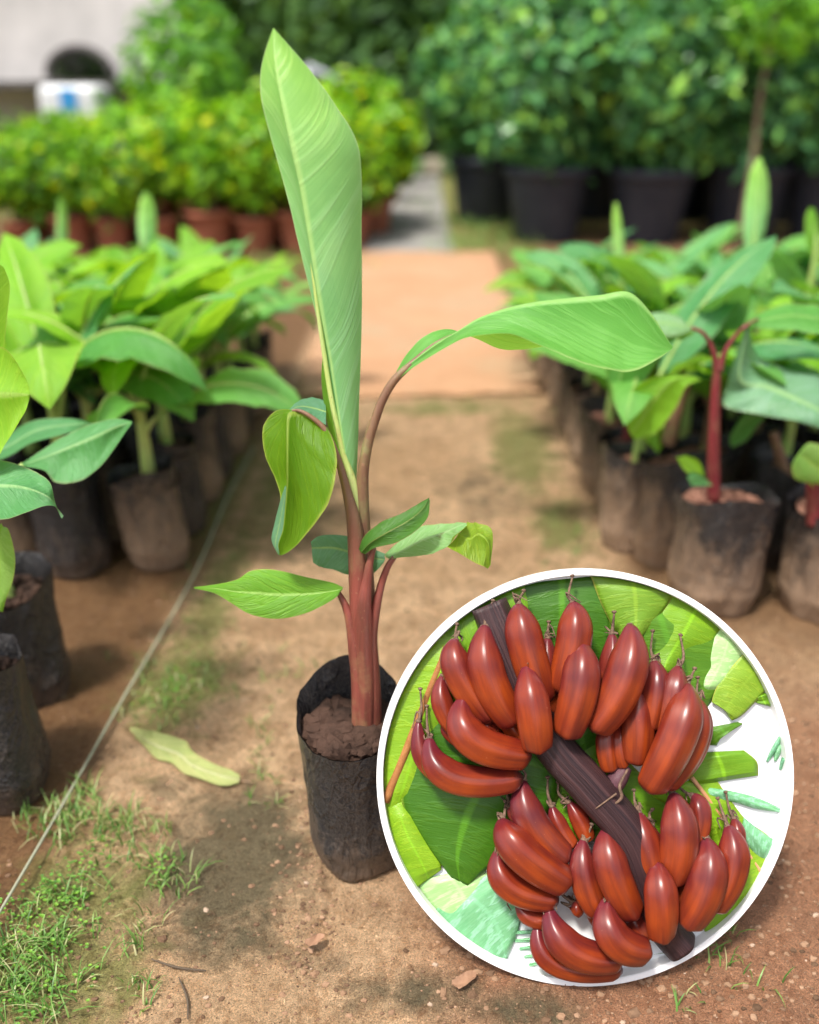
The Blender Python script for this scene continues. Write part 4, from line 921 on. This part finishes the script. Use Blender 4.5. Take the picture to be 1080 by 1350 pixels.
def tree(x, y, h, cr_, seed, label, folm='fol_tree', n=5200, cz=None, size=.16):
    root = thing('tree', label, 'tree', (x, y, 0), group='trees behind the nursery'); rs = random.Random(seed)
    tr = tube([Vector((0, 0, 0)), Vector((.1, 0, h*.3)), Vector((0, .1, h*.65))], [h*.04, h*.03, h*.015], 14, 10)
    t = link('trunk', tr, 'barkdark', root)
    for k in range(5):
        a = rs.random()*6.28; link('limb', tube([Vector((.05, 0, h*(.3+.06*k))), Vector((math.cos(a)*cr_*.4, math.sin(a)*cr_*.4, h*(.5+.05*k))), Vector((math.cos(a)*cr_*.75, math.sin(a)*cr_*.75, h*(.6+.06*k)))], [h*.014, h*.009, h*.004], 10, 6), 'barkdark', root)
    link('crown', leaf_cloud(n, cr_, cr_, h*.42, cz or h*.58, size, seed, .8, .35, (0, 1), pw=1.4), folm, root, smooth=False)
tree(-.9, 15.5, 5.5, 2.0, 301, 'dark leafy tree behind the lime hedge left of the path', cz=2.6)
tree(1.1, 17.5, 6.0, 2.4, 302, 'dark leafy tree at the end of the path', cz=2.6)
tree(-2.6, 17.0, 5.5, 1.9, 303, 'dark tree standing between the pale shed and the path', cz=3.0)
tree(3.6, 15.0, 6.0, 2.6, 304, 'dense tree behind the big dark shrubs', cz=2.8)
tree(7.0, 14.5, 6.0, 2.6, 305, 'dense tree behind the far right shrubs', cz=2.8)
tree(-.2, 21.0, 7.0, 3.0, 306, 'distant dark tree far beyond the path', cz=3)
tree(-4.4, 22.0, 7.0, 2.8, 307, 'distant dark tree beyond the roof of the shed', cz=3.2)
tree(-11.5, 23.0, 7.0, 3.2, 308, 'distant tree behind the left end of the shed', cz=3.2)
tree(9.5, 19.0, 7.0, 3.2, 309, 'distant tree beyond the right shrubs', cz=3.2)
# hedge of undergrowth under the trees
hd = thing('hedge', 'dark undergrowth hedge running beneath the far trees', 'hedge', (0, 14.0, 0))
link('foliage', leaf_cloud(9000, 12, .8, 1.35, .9, .10, 55, .7, .2, (0, .6)), 'fol_tree', hd, smooth=False)
link('trunk', join_me('stems', [tube([Vector((x, 0, -.05)), Vector((x+.1, 0, .6)), Vector((x-.1, .1, 1.3))], [.03, .02, .01], 6, 6) for x in np.arange(-11, 11, 1.1)]), 'barkdark', hd)

# ------------------------------------------------------------------ background shed, van, pole, drum
sx0, sx1 = P(-60, 80, 12.5).x, P(235, 80, 12.5).x
shed = thing('shed', 'pale grey walled shed with a dark arched opening beyond the lime hedge', 'shed', ((sx0+sx1)/2, 12.6, 0)); sw = (sx1-sx0)/2
ax = P(98, 60, 12.5).x-(sx0+sx1)/2; ar = .42
# wall with an arched opening
vs, fs = [], []; N = 24; zt = 3.2; zb2 = 1.12
arc = [(ax+ar*math.cos(math.pi*(1-i/N)), zb2+.18+ar*.75*math.sin(math.pi*(1-i/N))) for i in range(N+1)]
top = [(ax+ar*2*(2*i/N-1) if 0 < i < N else (ax-ar*2 if i == 0 else ax+ar*2), zt) for i in range(N+1)]
for yy in (0, .18):
    for q in arc: vs.append((q[0], yy, q[1]))
    for q in top: vs.append((q[0], yy, q[1]))
K = 2*(N+1)
for i in range(N):
    fs.append((i, i+1, N+1+i+1, N+1+i)); fs.append((K+i, K+N+1+i, K+N+1+i+1, K+i+1)); fs.append((i, K+i, K+i+1, i+1))
wl = join_me('wall', [mesh('w', vs, fs), box(-sw, ax-ar*2, 0, .18, 0, zt), box(ax+ar*2, sw, 0, .18, 0, zt), box(ax-ar*2, ax-ar, .0, .18, 0, zb2+.18), box(ax+ar, ax+ar*2, 0, .18, 0, zb2+.18), mesh('t1', [(ax-ar*2, 0, zb2+.18), (ax-ar, 0, zb2+.18), (ax-ar*2, 0, zt)], [(0, 1, 2)]), mesh('t2', [(ax+ar*2, 0, zb2+.18), (ax+ar, 0, zb2+.18), (ax+ar*2, 0, zt)], [(0, 2, 1)])])
link('wall', wl, 'wallpale', shed, smooth=False)
link('arch_frame', tube([Vector((q[0], -.03, q[1])) for q in arc], [.05]*len(arc), 40, 8), 'roofdark', shed)
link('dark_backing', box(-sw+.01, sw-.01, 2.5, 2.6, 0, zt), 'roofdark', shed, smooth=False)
link('roof', box(-sw-.2, sw+.2, -.25, 2.8, zt+.003, zt+.15), 'roofdark', shed, smooth=False)
link('lean_to_roof', box(-sw-.1, sw+1.6, -1.3, -.01, 1.14, 1.22), 'roofdark', shed, smooth=False)
for k in range(6): link('post', box(-sw+k*.8, -sw+k*.8+.07, -1.22, -1.15, 0, 1.137), 'barkdark', shed, smooth=False)
# white board with a blue mark leaning on a stand
bx0, bx1 = P(60, 130, 9.6), P(140, 130, 9.6)
cart = thing('white_tank', 'white tank with a blue square label behind the lime hedge', 'tank', ((bx0.x+bx1.x)/2, 9.6, 0)); hw = (bx1.x-bx0.x)/2
bevel(link('tank_body', box(-hw, hw, -.22, .22, .72, 1.16), 'whitepaint', cart, smooth=False), .08, 4)
bevel(link('label_plate', box(-hw*.25, hw*.3, -.232, -.2205, .92, 1.12), 'bluepaint', cart, smooth=False), .01)
for x in (-hw*.8, hw*.7):
    for y in (-.18, .12): link('leg', box(x, x+.06, y, y+.06, 0, .719), 'metal', cart, smooth=False)
pl = tube([P(405, 88, 11.0), P(450, 110, 11.0), P(486, 133, 11.0)], [.045, .045, .045], 14, 10)
tag(link('metal_pipe', join_me('metal_pipe', [pl, tube([P(486, 133, 11.0), Vector((P(486, 133, 11.0).x, 11.0, .5)), Vector((P(486, 133, 11.0).x, 11.0, 0))], [.04]*3, 8, 8), tube([P(405, 88, 11.0), Vector((P(405, 88, 11.0).x, 11.0, .5)), Vector((P(405, 88, 11.0).x, 11.0, 0))], [.04]*3, 8, 8)]), 'metal'), 'grey sloping metal handrail behind the tall upright leaf', 'handrail')
dd = lathe([(.01, 0), (.15, 0), (.155, .02), (.155, .2), (.165, .22), (.155, .24), (.155, .42), (.165, .44), (.155, .46), (.15, .62), (.13, .64), (.01, .64)], 28)
g = G(571, 212); dr = tag(link('blue_drum', dd, 'bluepaint'), 'blue plastic drum at the far end of the path', 'drum'); dr.location = (g.x, g.y+.8, 0)
sn = leaf_cloud(1, .1, .1, .1, .1, .01, 1)
vs, fs = [], []; n1, n2 = 10, 16
for i in range(n1+1):
    for j in range(n2):
        th = math.pi*i/n1; an = 2*math.pi*j/n2; q = Vector((math.sin(th)*math.cos(an), math.sin(th)*math.sin(an), math.cos(th))); k = 1+.25*fbm(q.x*1.5, q.y*1.5, q.z*1.5, 3)
        vs.append((q.x*.22*k, q.y*.18*k, .12+q.z*.15*k))
fs = [(i*n2+j, (i+1)*n2+j, (i+1)*n2+(j+1) % n2, i*n2+(j+1) % n2) for i in range(n1) for j in range(n2)]
rk = tag(link('rock', mesh('rock', vs, fs), 'stone'), 'pale beige rock beside the far end of the path', 'rock'); rk.location = (G(572, 232).x, G(572, 232).y, 0)

# ------------------------------------------------------------------ the round display standing on the ground
DD = 1.132                                  # axial depth of the front face
cen = D(772, 1026, DD); RO = 275.5/F*DD; RI = 267.0/F*DD
ex, ey, ez = rgt, upv, -fwd0                # the board faces along ez
base = G(772, 1301)
frame = thing('round_display_frame', 'large round white rimmed display standing on the clay at lower right', 'display frame', (base.x, base.y, 0)); FB = Vector((base.x, base.y, 0))
vs, fs = [], []; N = 160; TH = .022
prof = [(RO-.001, 0), (RO, -.001), (RO, -TH), (RI, -TH), (RI, -.001), (RI+.001, 0)]
for r_, d_ in prof:
    for j in range(N):
        a = 2*math.pi*j/N; vs.append(cen+ex*(r_*math.cos(a))+ey*(r_*math.sin(a))+ez*d_-FB)
k = len(prof)
fs = [(i*N+j, ((i+1) % k)*N+j, ((i+1) % k)*N+(j+1) % N, i*N+(j+1) % N) for i in range(k) for j in range(N)]
link('rim', mesh('rim', vs, fs), 'rim', frame, smooth=False)
vs = [cen+ez*(-TH+.002)-FB]+[cen+ex*(RI*math.cos(2*math.pi*j/N))+ey*(RI*math.sin(2*math.pi*j/N))+ez*(-TH+.002)-FB for j in range(N)]
vs += [v-ez*.004 for v in vs]
fs = [(0, 1+j, 1+(j+1) % N) for j in range(N)]+[(N+1, N+2+(j+1) % N, N+2+j) for j in range(N)]
link('back_board', mesh('back_board', vs, fs), 'backboard', frame, smooth=False)
s0 = cen-ez*(TH+.004)+ex*.08-ey*.0; s1 = Vector((s0.x, s0.y+.16, 0))
link('prop', tube([s0-FB, (s0+s1)/2-FB, s1-FB], [.006]*3, 6, 8), 'woodstrut', frame)

def Z(zx, zy, d):                           # a point of the inset view (zoomed coordinates), d metres before the board's front
    return D(490+zx/1.8947, 740+zy/1.8947, DD-d)
CI = Vector((772, 1026))
def clampc(zx, zy):
    p = Vector((490+zx/1.8947, 740+zy/1.8947)); v = p-CI
    if v.length > 266: v = v*(266/v.length); p = CI+v
    return ((p.x-490)*1.8947, (p.y-740)*1.8947)
def ileaf(label, left, right, mat, d0, group='banana leaves behind the bunch', rib=None, n=40):
    """leaf between two polylines (zoomed coordinates) with its own gentle relief"""
    def rs_(pl, n_): return [(v.x, v.y) for v in cr([Vector((a, b, 0)) for a, b in pl], n_)]
    L = rs_(left, n); Q = rs_(right, n); m = 14; vs, uv = [], []
    org = Z(*left[0], d0); ph = random.random()*30
    for i in range(n):
        for j in range(m+1):
            u = j/m; x, y = L[i][0]*(1-u)+Q[i][0]*u, L[i][1]*(1-u)+Q[i][1]*u; x, y = clampc(x, y)
            vs.append(Z(x, y, d0+.0090*math.sin(u*math.pi)**.8*min(1, i/6, (n-1-i)/6)*(.7+.3*math.sin(ph))+.0035*noise.noise(Vector((u*2.5, i/n*3, ph)))*math.sin(u*math.pi))-org); uv.append((u, i/(n-1)))
    fs = [(i*(m+1)+j, (i+1)*(m+1)+j, (i+1)*(m+1)+j+1, i*(m+1)+j+1) for i in range(n-1) for j in range(m)]
    r = thing('banana_leaf', label, 'leaf', org, 0, group)
    o = link('leaf_blade', mesh('leaf_blade', vs, fs, uv), mat, r); so = o.modifiers.new('thick', 'SOLIDIFY'); so.thickness = .0008; so.offset = 0
    if rib:
        pts, rad, rm = rib; link('midrib', tube([Z(*clampc(*q), d0+.004)-org for q in pts], [rad]*len(pts), 24, 8), rm, r)
    return r
B0 = -.019
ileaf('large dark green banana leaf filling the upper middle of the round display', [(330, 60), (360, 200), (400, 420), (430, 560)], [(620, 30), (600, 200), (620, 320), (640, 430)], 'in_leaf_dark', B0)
ileaf('olive banana leaf at the top centre of the round display', [(545, 30), (575, 110), (620, 190), (660, 200)], [(760, 60), (745, 100), (700, 160), (668, 198)], 'in_leaf_olive', B0+.004)
ileaf('bright banana leaf at the upper right of the round display', [(748, 80), (700, 165), (690, 240), (700, 300)], [(880, 150), (850, 210), (790, 250), (740, 300)], 'in_leaf', B0+.002)
ileaf('pale green leaf painted as sunlit at the right rim of the round display', [(870, 150), (830, 230), (810, 290), (820, 330)], [(925, 190), (930, 240), (900, 290), (850, 330)], 'in_leaf_pale', B0+.001)
ileaf('ragged olive leaf end with yellow edge at the right rim', [(930, 230), (870, 300), (850, 350), (862, 345)], [(995, 310), (960, 350), (925, 385), (900, 398)], 'in_leaf_olive', B0+.005)
ileaf('light green leaf strip beside the right rim', [(940, 345), (955, 350), (965, 355)], [(1005, 320), (1003, 345), (1005, 365)], 'in_leaf', B0+.002)
ileaf('left banana leaf with brown midrib inside the round display', [(170, 170), (90, 270), (40, 400), (25, 520), (35, 640)], [(260, 190), (240, 330), (200, 450), (150, 560), (80, 620)], 'in_leaf', B0+.002, rib=([(190, 215), (150, 310), (95, 450), (35, 600)], .0060, 'in_rib'))
ileaf('shade-painted hanging banana leaf below the upper left bananas', [(130, 330), (95, 480), (75, 600), (130, 700), (200, 790)], [(420, 440), (475, 560), (400, 680), (300, 760), (240, 810)], 'in_leaf_dark', B0+.006)
ileaf('light banana leaf at the lower left rim of the round display', [(35, 600), (50, 690), (80, 760), (110, 818)], [(85, 600), (130, 680), (170, 745), (175, 770)], 'in_leaf', B0+.004)
ileaf('very pale leaf at the lower left rim under the shade-painted leaf', [(110, 800), (150, 860), (200, 910)], [(270, 760), (300, 800), (290, 850)], 'in_leaf_pale', B0+.001)
ileaf('blue green leaf at the bottom left of the round display', [(160, 870), (215, 940), (280, 985), (325, 1000)], [(300, 775), (370, 820), (372, 900), (340, 990)], 'in_leaf_teal', B0+.003)
ileaf('torn leaf strip with pointed end beside the right bananas', [(820, 420), (840, 455), (862, 460)], [(915, 402), (925, 408), (880, 425)], 'in_leaf_dark', B0+.002)
ileaf('broad torn leaf strip beside the lower right bananas', [(790, 480), (790, 530), (800, 560)], [(930, 472), (962, 500), (966, 535)], 'in_leaf', B0+.003)
ileaf('lower right banana leaf with pinkish midrib', [(690, 580), (790, 650), (830, 800), (825, 900), (845, 945)], [(850, 530), (930, 640), (1000, 700), (985, 800), (900, 920)], 'in_leaf', B0+.002, rib=([(800, 540), (860, 620), (920, 700), (990, 790)], .0030, 'in_rib_pink'))
ileaf('blue green leaf finger reaching the right rim, upper', [(840, 565), (900, 575), (960, 590), (1028, 620)], [(840, 595), (900, 600), (960, 618), (1026, 628)], 'in_leaf_teal', B0+.004)
ileaf('blue green leaf finger reaching the right rim, lower', [(930, 640), (960, 665), (1010, 700)], [(920, 690), (960, 735), (985, 745)], 'in_leaf_teal', B0+.005)
for k, (a, b, lb) in enumerate((((1030, 420), (985, 500), 'small dark leaf finger at the right rim, left one'), ((1020, 452), (1005, 498), 'small dark leaf finger at the right rim, middle one'), ((1036, 470), (1018, 520), 'small dark leaf finger at the right rim, right one'))):
    ileaf(lb, [a, ((a[0]+b[0])/2-4, (a[1]+b[1])/2), b], [(a[0]+5, a[1]+3), ((a[0]+b[0])/2+9, (a[1]+b[1])/2+4), (b[0]+5, b[1]+2)], 'in_leaf_teal', B0+.002, n=14)
for k in range(5):
    ileaf(f'thin leaf finger on white at the bottom of the round display, {["topmost", "second", "third", "fourth", "lowest"][k]}', [(345+12*k, 925+20*k), (400+8*k, 921+19*k), (470, 915+20*k)], [(345+12*k, 932+20*k), (400+8*k, 930+19*k), (470, 918+20*k)], 'in_leaf_teal', B0+.002, n=14)

ileaf('green leaf behind the top of the purple stalk', [(160, 175), (215, 115), (300, 60), (380, 35)], [(240, 330), (300, 300), (360, 250), (420, 200)], 'in_leaf', B0-.0005)
ileaf('bright leaf showing between the two hands of bananas', [(380, 480), (400, 560), (440, 640), (480, 700)], [(560, 420), (700, 560), (760, 640), (740, 700)], 'in_leaf', B0)
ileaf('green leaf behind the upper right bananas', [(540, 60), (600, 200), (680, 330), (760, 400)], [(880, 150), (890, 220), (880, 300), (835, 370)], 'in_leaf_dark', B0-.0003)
# the bunch
bun_o = Z(600, 560, .02)
bunch = thing('banana_bunch', 'bunch of dark red bananas on a thick purple stalk inside the round display', 'bananas', bun_o)
link('stalk', tube([Z(292, 108, -.002), Z(340, 220, .006), Z(440, 440, .012), Z(540, 560, .018), Z(640, 680, .018), Z(700, 830, .012), Z(735, 915, -.004), Z(772, 962, -.006)],
    [.024, .026, .026, .026, .026, .026, .024, .023], 60, 40, org=bun_o, lobes=.04), 'stalk', bunch)
bun = [  # tip, mid, end, width(px zoomed), depth tip, depth mid, depth end
 ((118, 398), (155, 500), (255, 560), 62, .012, .018, .02), ((145, 440), (215, 525), (375, 540), 88, .03, .048, .04), ((230, 340), (265, 435), (395, 485), 100, .052, .075, .055),
 ((212, 195), (228, 285), (300, 400), 90, .028, .040, .03), ((178, 285), (190, 370), (250, 450), 62, .014, .025, .02), ((183, 400), (205, 430), (250, 465), 50, .006, .010, .012),
 ((285, 160), (298, 285), (360, 405), 102, .038, .056, .045), ((368, 108), (388, 215), (430, 360), 104, .030, .045, .035), ((385, 262), (402, 370), (415, 470), 96, .075, .098, .085),
 ((502, 103), (500, 200), (470, 330), 96, .035, .050, .04), ((520, 200), (515, 310), (482, 438), 104, .062, .085, .07), ((645, 158), (622, 290), (550, 420), 112, .050, .072, .058),
 ((708, 248), (705, 330), (690, 420), 84, .022, .034, .03), ((655, 300), (662, 400), (660, 505), 92, .020, .036, .03), ((590, 400), (588, 460), (598, 525), 62, .012, .02, .02), ((625, 400), (622, 460), (632, 515), 44, .016, .026, .024),
 ((768, 262), (752, 340), (735, 430), 76, .030, .046, .04), ((790, 308), (758, 430), (690, 572), 108, .050, .078, .055), ((818, 345), (812, 440), (765, 540), 62, .018, .03, .024), ((795, 330), (792, 440), (725, 565), 80, .030, .045, .035),
 ((378, 545), (408, 650), (490, 745), 94, .022, .036, .03), ((328, 645), (382, 725), (492, 805), 108, .036, .062, .045), ((318, 720), (355, 800), (465, 845), 84, .022, .036, .03), ((362, 850), (400, 885), (450, 895), 50, .012, .018, .02), ((500, 850), (510, 865), (505, 880), 40, .006, .01, .01),
 ((450, 610), (472, 665), (505, 715), 52, .008, .014, .02), ((492, 600), (520, 650), (540, 700), 52, .004, .01, .012), ((345, 612), (365, 640), (400, 680), 40, .006, .012, .012), ((415, 905), (475, 990), (625, 1018), 72, .016, .026, .022), ((442, 862), (505, 955), (625, 990), 92, .036, .055, .04),
 ((588, 842), (612, 930), (690, 972), 94, .066, .085, .06), ((530, 695), (535, 790), (570, 880), 78, .030, .044, .036), ((585, 670), (605, 775), (655, 885), 98, .042, .062, .045), ((668, 627), (685, 720), (712, 810), 90, .030, .044, .035),
 ((752, 578), (762, 690), (745, 800), 104, .036, .054, .04), ((712, 752), (720, 845), (722, 940), 92, .068, .090, .07), ((835, 692), (828, 800), (780, 908), 104, .046, .066, .05), ((888, 660), (890, 760), (845, 870), 90, .030, .044, .036),
 ((800, 585), (815, 640), (800, 730), 64, .014, .026, .024), ((905, 640), (910, 690), (905, 740), 50, .010, .02, .02), ((700, 660), (712, 720), (722, 770), 48, .018, .028, .024),
 ((440, 190), (438, 290), (445, 400), 70, .012, .02, .02), ((600, 180), (590, 280), (560, 380), 70, .012, .022, .02), ((335, 330), (350, 400), (390, 450), 60, .012, .02, .02), ((560, 760), (560, 850), (600, 930), 60, .008, .014, .012), ((640, 860), (660, 910), (680, 950), 60, .012, .02, .02), ((790, 700), (790, 800), (760, 880), 70, .012, .02, .02), ((280, 330), (300, 420), (370, 480), 60, .010, .02, .02), ((700, 400), (720, 470), (700, 540), 60, .010, .02, .02)]
px2m = DD/F/1.8947
for i, (t, mm, e, wd_, dt, dm, de) in enumerate(bun):
    rs = random.Random(i*7+1); r_ = wd_/2*px2m*.95
    dk_ = .55      # relief depth relative to width keeps every fruit at its true size
    a, b, c_ = Z(*t, dt*dk_), Z(*mm, dm*dk_), Z(*e, de*dk_)
    ctl = b*2.7-(a+c_)*.85; n = 34; m = 22; vs, uv = [], []
    pts = [a*(1-u)**2+ctl*2*u*(1-u)+c_*u*u for u in [k/(n-1) for k in range(n)]]
    org = b; fr = None; ph = rs.random()*6.28
    for k in range(n):
        u = k/(n-1); tg = (pts[min(k+1, n-1)]-pts[max(k-1, 0)]).normalized()
        if fr is None: fr = (ez-tg*ez.dot(tg)).normalized()
        fr = (fr-tg*fr.dot(tg)).normalized(); sd_ = tg.cross(fr)
        if u < .5: pr = (.21+.75*math.sin(math.pi/2*min(1, u/.42))**.95) if u > .0 else .15
        else: pr = .96-.24*((u-.5)/.5)**2.6
        if k == n-1: pr = .30
        elif k == n-2: pr = .62
        for j in range(m):
            an = 2*math.pi*j/m+ph; rr = r_*pr*(1.03-.15*abs(math.sin(2.5*an))**1.3)
            vs.append(pts[k]+fr*(math.cos(an)*rr)+sd_*(math.sin(an)*rr)-org); uv.append((j/m, u))
    fs = [(k*m+j, k*m+(j+1) % m, (k+1)*m+(j+1) % m, (k+1)*m+j) for k in range(n-1) for j in range(m)]+[tuple(range(m-1, -1, -1)), tuple(range((n-1)*m, n*m))]
    bo = link('banana', mesh('banana', vs, fs, uv), 'banana', bunch); bo.location = org-bun_o
    # dried flower remnant at the tip
    dirv = (pts[0]-pts[2]).normalized(); p0 = pts[0]-org; parts = []
    L = rs.uniform(.014, .034); jit = lambda s: Vector((rs.uniform(-s, s), rs.uniform(-s, s), rs.uniform(-s, s)))
    p1 = p0+dirv*L*.5+jit(.004); p2 = p0+dirv*L+jit(.007)+ey*.004
    if i not in (11,):
        parts.append(tube([p0-dirv*.002, p1, p2], [.0030, .0019, .0013], 9, 6))
        vsb = []; parts.append(tube([p2-dirv*.001, p2+dirv*.0015, p2+dirv*.003], [.0016, .0034, .0018], 6, 6))
        for q in range(rs.randint(2, 4)):
            a_ = p0+jit(.002); parts.append(tube([a_, a_+dirv*.004+jit(.004), a_+dirv*.006+jit(.008), a_+jit(.010)+ez*.003], [.0020, .0017, .0013, .0006], 9, 5))
    parts.append(tube([p0-dirv*.002, p0+dirv*.0005, p0+dirv*.0018], [.0042, .0042, .0028], 6, 8))
    link('dried_flower', join_me('dried_flower', parts), 'style', bo)
# knobs where the hands join the stalk
for k, (x, y, d_, r_) in enumerate(((622, 535, .012, .013), (470, 450, .006, .012))):
    link('hand_base', tube([Z(x-40, y+45, d_-.01), Z(x-10, y+12, d_), Z(x+18, y-22, d_)], [r_*.8, r_, r_*.5], 14, 14, org=bun_o), 'crownp', bunch)
link('dead_tendril', join_me('t', [tube([Z(640, 520, .035)-bun_o, Z(620, 560, .045)-bun_o, Z(625, 590, .045)-bun_o, Z(600, 612, .04)-bun_o], [.0015, .002, .0022, .001], 14, 6), tube([Z(612, 580, .045)-bun_o, Z(560, 618, .045)-bun_o], [.0015, .0008], 8, 5)]), 'style', bunch)
